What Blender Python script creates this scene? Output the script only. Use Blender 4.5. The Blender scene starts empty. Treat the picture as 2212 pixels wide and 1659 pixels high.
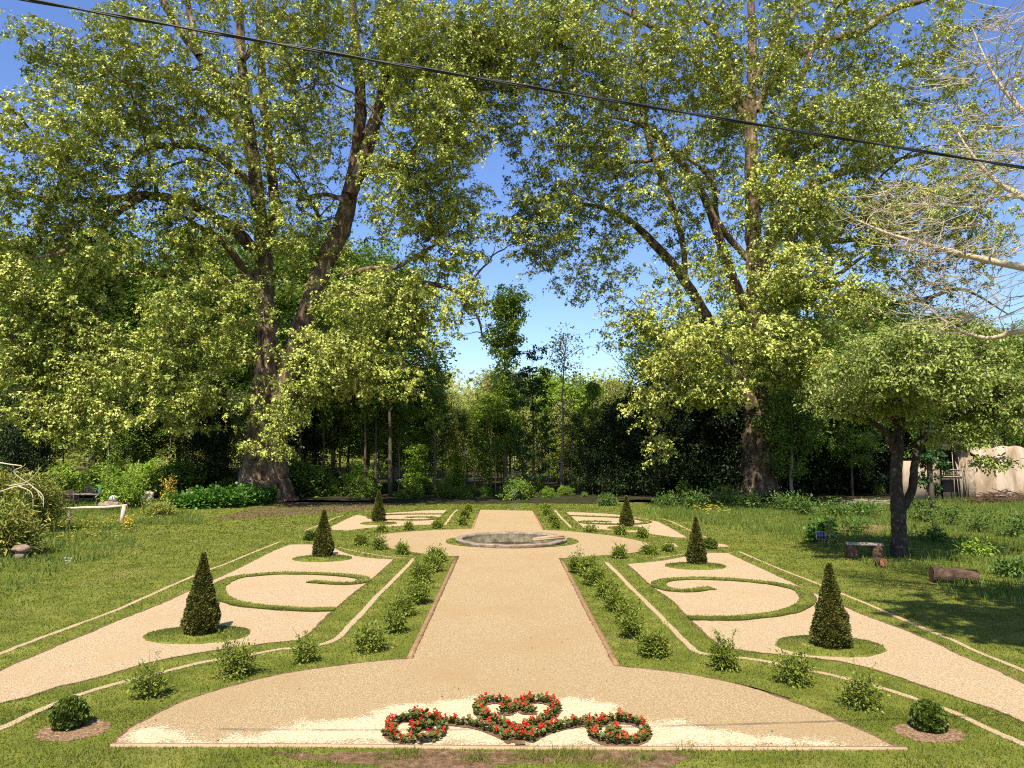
import bpy, math, random
import numpy as np
from mathutils import Vector, Matrix
from mathutils.geometry import tessellate_polygon
R = math.radians
rng = np.random.default_rng(7)
random.seed(7)
S = bpy.context.scene

# ------------------------------------------------------------------ camera
F_PX, HZ, VPX, CAM_H = 1600.0, 968.0, 1094.0, 4.0
pitch = math.atan((HZ - 829.5) / F_PX)
yaw = math.atan((1106 - VPX) / F_PX)
cam = bpy.data.objects.new('camera', bpy.data.cameras.new('camera'))
S.collection.objects.link(cam)
cam.location = (0, 0, CAM_H)
cam.rotation_euler = (R(90) + pitch, 0, -yaw)
cam.data.sensor_width = 36
cam.data.lens = F_PX / 2212 * 36
cam.data.clip_end = 2000
S.camera = cam
# ------------------------------------------------------------------ sky, sun, exposure
SUN_EL, SUN_AZ = R(57), R(193)          # azimuth clockwise from +Y, so the sun stands behind the camera
w = bpy.data.worlds.new('World'); S.world = w; w.use_nodes = True
nt = w.node_tree; bg = nt.nodes['Background']
sky = nt.nodes.new('ShaderNodeTexSky'); sky.sky_type = 'NISHITA'; sky.sun_disc = False
sky.sun_elevation = SUN_EL; sky.sun_rotation = SUN_AZ; sky.ozone_density = 4.0; sky.air_density = 1.0; sky.dust_density = 0.6
hs = nt.nodes.new('ShaderNodeHueSaturation'); hs.inputs['Saturation'].default_value = 1.12; hs.inputs['Hue'].default_value = .512; nt.links.new(sky.outputs[0], hs.inputs['Color']); nt.links.new(hs.outputs[0], bg.inputs[0]); bg.inputs[1].default_value = 0.125
sun = bpy.data.objects.new('sun', bpy.data.lights.new('sun', 'SUN'))
S.collection.objects.link(sun)
sun.data.energy = 5.0; sun.data.angle = R(0.5); sun.data.color = (1.0, 0.93, 0.80)
SUNV = Vector((math.sin(SUN_AZ) * math.cos(SUN_EL), math.cos(SUN_AZ) * math.cos(SUN_EL), math.sin(SUN_EL)))
sun.rotation_euler = SUNV.to_track_quat('Z', 'Y').to_euler(); sun.location = SUNV * 60
S.view_settings.view_transform = 'Standard'; S.view_settings.look = 'None'
S.view_settings.exposure = 0.85; S.view_settings.gamma = 1
S.cycles.max_bounces = 5; S.cycles.diffuse_bounces = 2; S.cycles.glossy_bounces = 2
S.cycles.transmission_bounces = 3; S.cycles.transparent_max_bounces = 6
S.cycles.use_denoising = False; S.cycles.filter_width = 1.1
S.cycles.caustics_reflective = False; S.cycles.caustics_refractive = False

# ------------------------------------------------------------------ pixel readings -> points of the place
RC = (Matrix.Rotation(-yaw, 3, 'Z') @ Matrix.Rotation(R(90) + pitch, 3, 'X'))
def ray(u, v): return RC @ Vector(((u - 1106) / F_PX, -(v - 829.5) / F_PX, -1))
def gp(u, v, z=0.0):
    d = ray(u, v); t = (z - CAM_H) / d.z
    return Vector((d.x * t, d.y * t, z))
def at(u, v, Y):
    d = ray(u, v); t = Y / d.y
    return Vector((d.x * t, Y, CAM_H + d.z * t))
ZT = {0: (0, 0, 1), 1: (0, 987.5, .40470), 2: (548.6, 1042.3, .33064), 3: (1097.2, 1042.3, .29762), 4: (1590.9, 987.5, .40486),
      5: (768, 1426.4, .32242), 6: (0, 877.8, .32242), 7: (658.3, 603.5, .37202), 8: (1481.2, 822.9, .33036),
      9: (630.9, 1058.8, .19841), 10: (1069.8, 1058.8, .24801), 11: (1810.4, 905.2, .18154), 12: (0, 976.5, .19841), 13: (0, 1261.8, .41737)}
def Q(i, x, y):
    a, b, s = ZT[i]; return (a + s * x, b + s * y)
def GQ(i, x, y, z=0.0): return gp(*Q(i, x, y), z)
def catmull(P, n=5):
    P = [Vector(p) for p in P]
    if len(P) < 3: return P
    out = []
    E = [2 * P[0] - P[1]] + P + [2 * P[-1] - P[-2]]
    for i in range(1, len(E) - 2):
        p0, p1, p2, p3 = E[i - 1:i + 3]
        for k in range(n):
            t = k / n
            out.append(.5 * ((2 * p1) + (p2 - p0) * t + (2 * p0 - 5 * p1 + 4 * p2 - p3) * t * t + (3 * p1 - p0 - 3 * p2 + p3) * t ** 3))
    out.append(P[-1]); return out
def trace(*segs, n=4):
    """segs: lists whose first item is the reading table; corners stay between lists"""
    out = []
    for s in segs:
        pts, cur = [], 0
        for it in s:
            if isinstance(it, int): cur = it
            else: pts.append(GQ(cur, *it))
        out += catmull(pts, n)
    return out

# ------------------------------------------------------------------ mesh helpers
def mesh(name, V, Fs, mat, smooth=False):
    V = np.asarray(V, dtype=np.float32).reshape(-1, 3)
    if not isinstance(Fs, list): Fs = [Fs]
    Fs = [np.asarray(f, dtype=np.int32) for f in Fs if len(f)]
    me = bpy.data.meshes.new(name)
    me.vertices.add(len(V)); me.vertices.foreach_set('co', V.ravel())
    nl = sum(f.size for f in Fs); npoly = sum(len(f) for f in Fs)
    me.loops.add(nl); me.polygons.add(npoly)
    me.loops.foreach_set('vertex_index', np.concatenate([f.ravel() for f in Fs]))
    tot = np.concatenate([np.full(len(f), f.shape[1], np.int32) for f in Fs])
    st = np.concatenate([[0], np.cumsum(tot)[:-1]]).astype(np.int32)
    me.polygons.foreach_set('loop_start', st)
    try: me.polygons.foreach_set('loop_total', tot)
    except Exception: pass
    if smooth: me.polygons.foreach_set('use_smooth', np.ones(npoly, dtype=bool))
    me.update(calc_edges=True); me.validate()
    if mat: me.materials.append(mat)
    return me
class MB:
    """collects geometry of one mesh"""
    def __init__(s): s.V = []; s.F = []; s.n = 0
    def add(s, V, *F):
        V = np.asarray(V, float).reshape(-1, 3)
        s.V.append(V)
        for f in F: s.F.append(np.asarray(f, dtype=np.int64) + s.n)
        s.n += len(V); return s
    def box(s, c, d, rot=None, taper=1.0):
        x, y, z = (q / 2 for q in d)
        v = np.array([[a * x * (taper if b3 > 0 else 1), b * y * (taper if b3 > 0 else 1), b3 * z] for a in (-1, 1) for b in (-1, 1) for b3 in (-1, 1)])
        if rot is not None: v = v @ np.array(rot).T
        return s.add(v + np.array(c), [[0, 1, 3, 2], [4, 6, 7, 5], [0, 4, 5, 1], [2, 3, 7, 6], [0, 2, 6, 4], [1, 5, 7, 3]])
    def tube(s, P, r, n=8, caps=True):
        P = np.array([tuple(p) for p in P], float)[None]; r = np.broadcast_to(np.asarray(r, float), (P.shape[1],))[None]
        v, f = tubes(P, r, n); s.add(v, f)
        if caps:
            m = P.shape[1]; b = s.n - len(v)
            s.F.append(np.array([list(range(n))[::-1]]) + b); s.F.append(np.array([list(range((m - 1) * n, m * n))]) + b)
        return s
    def obj(s, name, mat, parent=None, smooth=False, loc=None):
        byk = {}
        for f in s.F: byk.setdefault(f.shape[1], []).append(f)
        me = mesh(name, np.concatenate(s.V), [np.concatenate(v) for v in byk.values()], mat, smooth)
        return link(name, me, parent, loc)
def link(name, me, parent=None, loc=None):
    o = bpy.data.objects.new(name, me); S.collection.objects.link(o)
    if parent is not None: o.parent = parent
    if loc is not None: o.location = loc
    return o
def tubes(P, r, n=5):
    """P (T,m,3), r (T,m)"""
    T, m, _ = P.shape
    tan = np.gradient(P, axis=1); tan /= np.linalg.norm(tan, axis=2, keepdims=True) + 1e-9
    ov = P[:, -1] - P[:, 0]
    ref = np.zeros((T, 3)); ref[np.arange(T), np.argmin(np.abs(ov), axis=1)] = 1
    ref = ref[:, None, :].repeat(m, 1)
    a = np.cross(tan, ref); a /= np.linalg.norm(a, axis=2, keepdims=True) + 1e-9
    b = np.cross(tan, a)
    th = np.arange(n) * 2 * np.pi / n
    V = P[:, :, None, :] + r[:, :, None, None] * (np.cos(th)[None, None, :, None] * a[:, :, None, :] + np.sin(th)[None, None, :, None] * b[:, :, None, :])
    i = np.arange(T)[:, None, None] * m * n; j = np.arange(m - 1)[None, :, None] * n; k = np.arange(n)[None, None, :]; k2 = (k + 1) % n
    F = np.stack([i + j + k, i + j + k2, i + j + n + k2, i + j + n + k], -1).reshape(-1, 4)
    return V.reshape(-1, 3), F
def norm(a): return a / (np.linalg.norm(a, axis=-1, keepdims=True) + 1e-9)
LEAF = {'plane': [(0, 0, 0), (.52, .22, .10), (.2, .48, .03), (0, 1, -.06), (-.52, .22, .10), (-.2, .48, .03)],
        'oval': [(0, 0, 0), (.26, .32, .05), (.20, .74, .03), (0, 1, -.05), (-.26, .32, .05), (-.20, .74, .03)],
        'round': [(0, 0, 0), (.48, .28, .10), (.42, .78, .08), (0, 1, 0), (-.48, .28, .10), (-.42, .78, .08)],
        'long': [(0, 0, 0), (.13, .3, .03), (.11, .7, .0), (0, 1, -.12), (-.13, .3, .03), (-.11, .7, .0)]}
LF = np.array([[0, 1, 2, 3], [0, 3, 5, 4]])
def leaves(p, d, nrm, s, kind='plane'):
    """p,d,nrm (N,3); s (N,) -> verts, faces"""
    d = norm(d); side = norm(np.cross(d, nrm)); up = np.cross(side, d)
    t = np.array(LEAF[kind])
    V = p[:, None, :] + s[:, None, None] * (t[None, :, 0, None] * side[:, None, :] + t[None, :, 1, None] * d[:, None, :] + t[None, :, 2, None] * up[:, None, :])
    Fc = (np.arange(len(p))[:, None, None] * 6 + LF[None]).reshape(-1, 4)
    return V.reshape(-1, 3), Fc
def rnd(n): return norm(rng.normal(size=(n, 3)))

# ------------------------------------------------------------------ object bookkeeping
def tag(o, label=None, cat=None, group=None, kind=None):
    if label: o['label'] = label
    if cat: o['category'] = cat
    if group: o['group'] = group
    if kind: o['kind'] = kind
    return o
def thing(name, label, cat, loc=(0, 0, 0), group=None, rz=0.0):
    o = bpy.data.objects.new(name, None); S.collection.objects.link(o); o.empty_display_size = .3
    o.location = loc; o.rotation_euler = (0, 0, rz)
    return tag(o, label, cat, group)
def dup(root, loc, rz=0.0, sc=1.0, label=None, group=None):
    r = root.copy(); S.collection.objects.link(r); r.location = loc; r.rotation_euler = (0, 0, rz)
    r.scale = (sc, sc, sc) if not hasattr(sc, '__len__') else sc
    if label: r['label'] = label
    if group: r['group'] = group
    for ch in list(root.children):
        c = ch.copy(); S.collection.objects.link(c); c.parent = r
        for g in ch.children:
            d = g.copy(); S.collection.objects.link(d); d.parent = c
    return r

# ------------------------------------------------------------------ materials
def mat(name, cols, scale=5.0, rough=.8, bump=0.0, bscale=None, spec=.3, detail=6, ramp=(.3, .7), metallic=0, cell=None, stretch=None, macro=None):
    """noise blend of two or three colours; cell=(scale, strength) adds stone-like cells; macro=(scale, colour, lo, hi)"""
    m = bpy.data.materials.new(name); m.use_nodes = True
    t = m.node_tree; N = t.nodes; L = t.links; b = N['Principled BSDF']
    b.inputs['Roughness'].default_value = rough; b.inputs['Specular IOR Level'].default_value = spec; b.inputs['Metallic'].default_value = metallic
    tc = N.new('ShaderNodeTexCoord'); co = tc.outputs['Object']
    if stretch:
        mp = N.new('ShaderNodeMapping'); mp.inputs['Scale'].default_value = stretch; L.new(co, mp.inputs[0]); co = mp.outputs[0]
    nz = N.new('ShaderNodeTexNoise'); nz.inputs['Scale'].default_value = scale; nz.inputs['Detail'].default_value = detail; nz.inputs['Roughness'].default_value = .65
    L.new(co, nz.inputs['Vector'])
    rp = N.new('ShaderNodeValToRGB'); cr = rp.color_ramp
    cr.elements[0].position = ramp[0]; cr.elements[0].color = (*cols[0], 1); cr.elements[1].position = ramp[1]; cr.elements[1].color = (*cols[-1], 1)
    if len(cols) == 3: e = cr.elements.new((ramp[0] + ramp[1]) / 2); e.color = (*cols[1], 1)
    L.new(nz.outputs[0], rp.inputs[0]); out = rp.outputs[0]
    if cell:
        vo = N.new('ShaderNodeTexVoronoi'); vo.inputs['Scale'].default_value = cell[0]; L.new(co, vo.inputs['Vector'])
        bw = N.new('ShaderNodeRGBToBW'); L.new(vo.outputs['Color'], bw.inputs[0])
        mr = N.new('ShaderNodeMapRange'); mr.inputs[3].default_value = 1 - cell[1]; mr.inputs[4].default_value = 1 + cell[1]; L.new(bw.outputs[0], mr.inputs[0])
        mx = N.new('ShaderNodeMix'); mx.data_type = 'RGBA'; mx.blend_type = 'MULTIPLY'; mx.inputs[0].default_value = 1
        L.new(out, mx.inputs[6]); L.new(mr.outputs[0], mx.inputs[7]); out = mx.outputs[2]
    if macro:
        n2 = N.new('ShaderNodeTexNoise'); n2.inputs['Scale'].default_value = macro[0]; n2.inputs['Detail'].default_value = 4; L.new(co, n2.inputs['Vector'])
        mr = N.new('ShaderNodeMapRange'); mr.inputs[1].default_value = macro[2]; mr.inputs[2].default_value = macro[3]; L.new(n2.outputs[0], mr.inputs[0])
        mx = N.new('ShaderNodeMix'); mx.data_type = 'RGBA'; L.new(mr.outputs[0], mx.inputs[0]); L.new(out, mx.inputs[6]); mx.inputs[7].default_value = (*macro[1], 1); out = mx.outputs[2]
    L.new(out, b.inputs['Base Color'])
    if bump:
        n3 = N.new('ShaderNodeTexNoise'); n3.inputs['Scale'].default_value = bscale or scale * 3; n3.inputs['Detail'].default_value = 5; L.new(co, n3.inputs['Vector'])
        bp = N.new('ShaderNodeBump'); bp.inputs['Strength'].default_value = bump; bp.inputs['Distance'].default_value = .05
        L.new(n3.outputs[0], bp.inputs['Height']); L.new(bp.outputs[0], b.inputs['Normal'])
    return m
def leafmat(name, cols, trans=.35, rough=.5, spec=.35, tcol=None, macro=.25):
    """per-leaf colour variation and light coming through the leaf"""
    m = bpy.data.materials.new(name); m.use_nodes = True
    t = m.node_tree; N = t.nodes; L = t.links; b = N['Principled BSDF']; out = N['Material Output']
    b.inputs['Roughness'].default_value = max(rough, .42); b.inputs['Specular IOR Level'].default_value = min(spec, .22)
    g = N.new('ShaderNodeNewGeometry'); rp = N.new('ShaderNodeValToRGB'); cr = rp.color_ramp
    cr.elements[0].color = (*cols[0], 1); cr.elements[0].position = 0; cr.elements[1].color = (*cols[-1], 1)
    for i, c in enumerate(cols[1:-1]): e = cr.elements.new((i + 1) / (len(cols) - 1)); e.color = (*c, 1)
    tc = N.new('ShaderNodeTexCoord'); nz = N.new('ShaderNodeTexNoise'); nz.inputs['Scale'].default_value = macro; nz.inputs['Detail'].default_value = 3
    L.new(tc.outputs['Object'], nz.inputs['Vector'])
    ad = N.new('ShaderNodeMath'); ad.operation = 'MULTIPLY_ADD'; ad.inputs[1].default_value = .7; L.new(g.outputs['Random Per Island'], ad.inputs[0])
    mr = N.new('ShaderNodeMapRange'); mr.inputs[1].default_value = .3; mr.inputs[2].default_value = .7; mr.inputs[3].default_value = -.1; mr.inputs[4].default_value = .4
    L.new(nz.outputs[0], mr.inputs[0]); L.new(mr.outputs[0], ad.inputs[2]); L.new(ad.outputs[0], rp.inputs[0])
    L.new(rp.outputs[0], b.inputs['Base Color'])
    if trans:
        tr = N.new('ShaderNodeBsdfTranslucent'); mx = N.new('ShaderNodeMixShader'); mx.inputs[0].default_value = trans
        if tcol: tr.inputs[0].default_value = (*tcol, 1)
        else: L.new(rp.outputs[0], tr.inputs[0])
        L.new(b.outputs[0], mx.inputs[1]); L.new(tr.outputs[0], mx.inputs[2]); L.new(mx.outputs[0], out.inputs[0])
    return m
M = {}
M['lawn'] = mat('lawn', [(.065, .08, .012), (.125, .14, .020), (.20, .195, .04)], 1.3, .95, .5, 40, spec=.1, macro=(.35, (.19, .17, .05), .56, .8))
M['shade_toned_floor'] = mat('shade_toned_woodland_floor', [(.012, .016, .006), (.03, .03, .012), (.06, .04, .022)], .8, .95, .5, 9, spec=.1)  # litter and earth, colours lowered to carry the shade under the trees
M['gravel'] = mat('tan_gravel', [(.28, .195, .095), (.425, .305, .158), (.56, .42, .245)], 38, .9, .8, 70, spec=.1, cell=(60, .3), macro=(.5, (.40, .27, .13), .45, .75), ramp=(.36, .66))
M['bed'] = mat('pinkish_gravel', [(.32, .225, .12), (.475, .345, .20), (.60, .46, .285)], 34, .9, .8, 60, spec=.1, cell=(50, .3), macro=(.7, (.45, .31, .16), .5, .8), ramp=(.36, .66))
M['pale'] = mat('pale_gravel', [(.52, .37, .19), (.68, .51, .29), (.80, .66, .42)], 34, .9, .9, 60, spec=.15, cell=(50, .25), ramp=(.32, .6))
M['soil'] = mat('brown_soil', [(.07, .04, .02), (.16, .095, .05), (.26, .17, .10)], 8, .95, .9, 30, spec=.1)
M['mulch'] = mat('bark_mulch', [(.12, .06, .03), (.27, .16, .09), (.40, .27, .17)], 22, .9, .9, 50, spec=.1, cell=(30, .4))
M['litter'] = mat('leaf_litter', [(.04, .035, .015), (.12, .07, .04), (.36, .22, .15)], 5, .9, .8, 20, spec=.1, cell=(8, .5))
M['brick'] = mat('edging_brick', [(.17, .09, .04), (.27, .155, .075), (.34, .21, .11)], 9, .85, .5, 40)
M['timber'] = mat('edging_timber', [(.30, .19, .10), (.44, .31, .19)], 7, .85, .3, 30, stretch=(.3, 4, 4))
M['blade'] = leafmat('grass_blade', [(.06, .088, .010), (.13, .158, .018), (.25, .245, .045)], .3, .6, .2, macro=.6)
M['tallblade'] = leafmat('meadow_grass', [(.07, .12, .015), (.13, .19, .03), (.24, .28, .06)], .35, .6, .2, macro=.5)
M['plane'] = leafmat('plane_leaf', [(.075, .10, .012), (.23, .275, .035), (.45, .48, .085), (.64, .63, .18)], .14, .42, .35, tcol=(.15, .20, .02), macro=.22)
M['bark'] = mat('plane_bark', [(.05, .03, .016), (.135, .088, .05), (.34, .26, .17)], 2.2, .85, .8, 6, spec=.2, stretch=(1, 1, .45), ramp=(.34, .66))
M['twig'] = mat('twig_bark', [(.09, .06, .035), (.20, .15, .09)], 4, .85, .2, 10)
M['paletwig'] = mat('pale_twig', [(.34, .27, .17), (.52, .43, .30)], 4, .85, .2, 10)
M['darkbark'] = mat('dark_bark', [(.05, .035, .022), (.13, .10, .065)], 5, .9, .7, 14, stretch=(1, 1, .3))
M['patchbark'] = mat('lichened_bark', [(.025, .018, .012), (.05, .035, .024), (.20, .18, .15)], 5, .9, .7, 14, ramp=(.4, .72))
M['palebark'] = mat('pale_bark', [(.22, .17, .11), (.42, .36, .27)], 3, .85, .5, 12, stretch=(1, 1, .3))
M['wood_leaf'] = leafmat('woodland_leaf', [(.05, .10, .012), (.16, .25, .03), (.30, .38, .06)], .35, .5, .3)
M['lime_leaf'] = leafmat('lime_leaf', [(.14, .24, .02), (.27, .40, .04), (.42, .52, .08)], .4, .5, .3)
M['olivegreen_leaf'] = leafmat('olive_green_leaf', [(.14, .22, .04), (.28, .38, .06), (.44, .50, .13)], .5, .5, .3)
M['olive_leaf'] = leafmat('olive_leaf', [(.20, .23, .05), (.40, .43, .09), (.58, .56, .20)], .5, .5, .3)
M['shade_dark_leaf'] = leafmat('shade_toned_evergreen_leaf', [(.010, .018, .006), (.022, .04, .010), (.05, .085, .02)], .1, .4, .4)  # dark evergreen green pushed near black to hold the canopy shade
M['mid_leaf'] = leafmat('layered_leaf', [(.02, .05, .010), (.04, .09, .018), (.07, .13, .03)], .25, .5, .3)
M['apple'] = leafmat('small_tree_leaf', [(.08, .13, .015), (.24, .30, .05), (.44, .49, .14)], .3, .4, .3, macro=.6)
M['yew'] = leafmat('yew_needle', [(.030, .038, .006), (.065, .072, .012), (.12, .115, .02), (.17, .14, .035)], .1, .5, .3, macro=1.2)
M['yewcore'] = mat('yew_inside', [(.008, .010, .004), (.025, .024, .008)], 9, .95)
M['box'] = leafmat('box_leaf', [(.035, .06, .008), (.085, .12, .015), (.20, .24, .05)], .12, .22, .8, macro=2)
M['rose'] = leafmat('rose_leaf', [(.05, .075, .008), (.15, .19, .018), (.31, .33, .05)], .3, .4, .25, macro=1.5)
M['rosered'] = leafmat('rose_shoot', [(.12, .045, .02), (.16, .10, .03)], .25, .4, .4)
M['stem'] = mat('green_stem', [(.10, .09, .03), (.18, .16, .06)], 9, .7)
M['bego'] = leafmat('begonia_leaf', [(.03, .05, .008), (.08, .12, .018), (.12, .08, .02), (.17, .22, .04)], .15, .45, .3, macro=3)
M['red'] = leafmat('red_petal', [(.50, .012, .008), (.72, .03, .015), (.78, .07, .03)], .2, .4, .4, macro=3)
M['hydra'] = leafmat('glossy_leaf', [(.03, .08, .008), (.07, .17, .015), (.15, .28, .04)], .25, .25, .7)
M['rhodo'] = leafmat('rhododendron_leaf', [(.10, .14, .02), (.22, .24, .04), (.45, .38, .08)], .25, .35, .6, macro=.7)
M['yellow'] = leafmat('yellow_leaf', [(.35, .28, .03), (.62, .46, .05), (.75, .50, .10)], .3, .4, .4)
M['weed'] = leafmat('weed_leaf', [(.035, .08, .012), (.08, .15, .02), (.19, .26, .05)], .3, .45, .4, macro=.8)
M['stone'] = mat('weathered_stone', [(.12, .085, .055), (.24, .18, .125), (.38, .30, .22)], 3.5, .9, .8, 14)
M['innerstone'] = mat('algae_stone', [(.05, .04, .02), (.13, .11, .06), (.25, .20, .14)], 3, .85, .6, 14)
M['rock'] = mat('brown_rock', [(.08, .05, .03), (.22, .15, .10), (.34, .25, .18)], 4, .9, .9, 9)
M['white'] = mat('white_rock', [(.30, .29, .27), (.62, .62, .60)], 5, .8, .5, 12)
M['cutwood'] = mat('pale_cut_wood', [(.42, .30, .19), (.68, .56, .43)], 4, .85, .4, 20, stretch=(3, 3, .4))
M['oldwood'] = mat('weathered_dark_wood', [(.045, .032, .024), (.11, .085, .07)], 5, .8, .3, 25, stretch=(1, 1, 5))
M['greywood'] = mat('grey_wood', [(.18, .14, .11), (.34, .28, .23)], 5, .8, .3, 25)
M['logbark'] = mat('log_bark', [(.05, .03, .02), (.15, .085, .05)], 6, .95, .9, 14, stretch=(.3, 2, 2))
M['logend'] = mat('red_brown_log', [(.16, .06, .03), (.34, .15, .08)], 6, .9, .6, 18)
M['wall'] = mat('stained_render', [(.14, .09, .05), (.25, .18, .115), (.38, .30, .22)], .7, .9, .3, 12, spec=.15, stretch=(1.6, 1, .5), ramp=(.28, .58))
M['wallred'] = mat('faded_pink_render', [(.28, .09, .06), (.42, .22, .16)], 1.2, .9, .3, 12)
M['shade'] = mat('painted_alcove_shade', [(.02, .014, .01), (.06, .045, .03)], 3, .9, .3, 12)  # shade inside the alcove, painted as a near-black back wall
M['wire'] = mat('black_cable', [(.012, .012, .014), (.02, .02, .022)], 20, .5, spec=.35)
M['pv'] = mat('solar_cell', [(.012, .016, .045), (.03, .04, .09)], 14, .15, spec=.8)
M['alu'] = mat('aluminium', [(.6, .6, .62), (.75, .75, .77)], 8, .4, metallic=.6)
M['green'] = mat('green_plastic', [(.02, .16, .12), (.04, .24, .17)], 6, .35, spec=.5)
wm = bpy.data.materials.new('murky_water'); wm.use_nodes = True; b = wm.node_tree.nodes['Principled BSDF']
nz = wm.node_tree.nodes.new('ShaderNodeTexNoise'); nz.inputs['Scale'].default_value = 5; bp = wm.node_tree.nodes.new('ShaderNodeBump'); bp.inputs['Strength'].default_value = .08
wm.node_tree.links.new(nz.outputs[0], bp.inputs['Height']); wm.node_tree.links.new(bp.outputs[0], b.inputs['Normal'])
b.inputs['Base Color'].default_value = (.022, .018, .008, 1); b.inputs['Roughness'].default_value = .25; b.inputs['Specular IOR Level'].default_value = .15; M['water'] = wm
sm = bpy.data.materials.new('water_spray'); sm.use_nodes = True; b = sm.node_tree.nodes['Principled BSDF']
b.inputs['Base Color'].default_value = (.9, .92, .95, 1); b.inputs['Roughness'].default_value = .1; b.inputs['Transmission Weight'].default_value = .6; b.inputs['IOR'].default_value = 1.33; M['spray'] = sm

# ------------------------------------------------------------------ ground
def sst(a, b, x): t = np.clip((x - a) / (b - a), 0, 1); return t * t * (3 - 2 * t)
def gz(x, y):
    x = np.asarray(x, float); y = np.asarray(y, float)
    z = .32 * sst(39, 45, y) * sst(-17, -22, x)
    z = z + 9 * sst(95, 190, y) + .9 * sst(24, 60, x) * sst(30, 60, y)
    return z
def grid(xs, ys, z0=0.0):
    X, Y = np.meshgrid(xs, ys); V = np.stack([X, Y, gz(X, Y) + z0], -1).reshape(-1, 3)
    nx, ny = len(xs), len(ys)
    a = (np.arange(ny - 1)[:, None] * nx + np.arange(nx - 1)[None]).ravel()
    return V, np.stack([a, a + 1, a + nx + 1, a + nx], -1)
xs = np.concatenate([np.linspace(-700, -80, 14), np.arange(-78, 79, 1.5), np.linspace(80, 700, 14)])
ys = np.concatenate([np.linspace(-60, 4, 6), np.arange(5, 200, 1.5), np.linspace(205, 1200, 16)])
V, Fq = grid(xs, ys)
ce_ = V[Fq].mean(1); Fq = Fq[~((np.abs(ce_[:, 0] - .22) < 2.6) & (np.abs(ce_[:, 1] - 32.4) < 2.6))]
tag(link('lawn', mesh('lawn', V, Fq, M['lawn'], True)), kind='structure')
PC = Vector((.22, 32.4, 0)); HOLE = [Vector((PC.x + 2.25 * math.cos(-a * math.pi / 24), PC.y + 2.25 * math.sin(-a * math.pi / 24), 0)) for a in range(48)]
def sheet(name, pts, m, z, thick=0.0, hole=False):
    P = [Vector((p.x, p.y, z)) for p in pts]; n = len(P)
    H_ = [Vector((p.x, p.y, z)) for p in HOLE] if hole else []
    tr = tessellate_polygon([P, H_]) if hole else tessellate_polygon([P])
    if hole: P = P + H_; thick = 0
    tr = [t if (P[t[1]] - P[t[0]]).cross(P[t[2]] - P[t[0]]).z > 0 else t[::-1] for t in tr]
    V = [tuple(p) for p in P]; Fs = [np.array(tr)]
    if thick:
        V += [(p.x, p.y, z - thick) for p in P]
        Fs.append(np.array([[i, i + n, (i + 1) % n + n, (i + 1) % n] for i in range(n)]))
    return tag(link(name, mesh(name, V, Fs, m)), kind='structure')
def inside(P, poly):
    x, y = P[:, 0], P[:, 1]; c = np.zeros(len(P), bool); n = len(poly)
    px = np.array([p[0] for p in poly]); py = np.array([p[1] for p in poly])
    bb = (x >= px.min()) & (x <= px.max()) & (y >= py.min()) & (y <= py.max()); idx = np.nonzero(bb)[0]
    xi, yi = x[idx], y[idx]; ci = np.zeros(len(idx), bool)
    for i in range(n):
        j = i - 1
        k = ((py[i] > yi) != (py[j] > yi)) & (xi < (px[j] - px[i]) * (yi - py[i]) / (py[j] - py[i] + 1e-12) + px[i])
        ci ^= k
    c[idx] = ci; return c
def rough_edge(pts, a=.02, step=.12):
    out = []
    for i in range(len(pts)):
        p, q = pts[i], pts[(i + 1) % len(pts)]; L = (q - p).length; k = max(1, int(L / step)); t = (q - p).normalized() if L > 1e-6 else Vector((1, 0, 0))
        nn = Vector((-t.y, t.x, 0))
        for j in range(k): out.append(p.lerp(q, j / k) + nn * random.uniform(-a, a))
    return out
def ribbon(pts, wd, jit=.0):
    L, Rr = [], []
    n = len(pts)
    for i, p in enumerate(pts):
        t = (pts[min(i + 1, n - 1)] - pts[max(i - 1, 0)]).normalized(); nn = Vector((-t.y, t.x, 0))
        ww = (wd[min(int(i / n * len(wd)), len(wd) - 1)] if hasattr(wd, '__len__') else wd) / 2
        L.append(p + nn * (ww + random.uniform(-jit, jit))); Rr.append(p - nn * (ww + random.uniform(-jit, jit)))
    return L + Rr[::-1]
def ellipse(c, rx, ry, n=40): return [Vector((c.x + rx * math.cos(2 * math.pi * i / n), c.y + ry * math.sin(2 * math.pi * i / n), 0)) for i in range(n)]

apron = trace([1, (595, 1540), (640, 1490), (700, 1440), (820, 1378), (960, 1310), (1100, 1262), (1250, 1217), (1400, 1180), (1500, 1158), (1640, 1135), 2, (680, 1180), (889, 1160), (1030, 1150)],
              [2, (1030, 1150), (1185, 816), (1338, 482)],
              [2, (1338, 482), (1190, 478), (1050, 458), (930, 440), (870, 420), (830, 395), (805, 365), (815, 345), (870, 334), (960, 325), (1100, 315), (1250, 308), (1428, 302)],
              [2, (1428, 302), (1475, 178)], [10, (330, 180), (415, 347)],
              [10, (415, 347), (600, 355), (800, 373), (1000, 395), (1150, 420), (1260, 443), (1340, 465), (1360, 483), (1330, 505), (1240, 540), (1140, 553), (1000, 565), (850, 575), (700, 588), (560, 597)],
              [3, (372, 550), (470, 740), (560, 920), (640, 1070), (710, 1200), (775, 1330)],
              [3, (775, 1330), (1000, 1352), (1300, 1390), (1450, 1417), (1650, 1460), (1850, 1510), (2050, 1570), 4, (0, 1207), (120, 1240), (240, 1285), (370, 1330), (480, 1375), (600, 1428), (700, 1470), (800, 1520), (880, 1558)])
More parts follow.
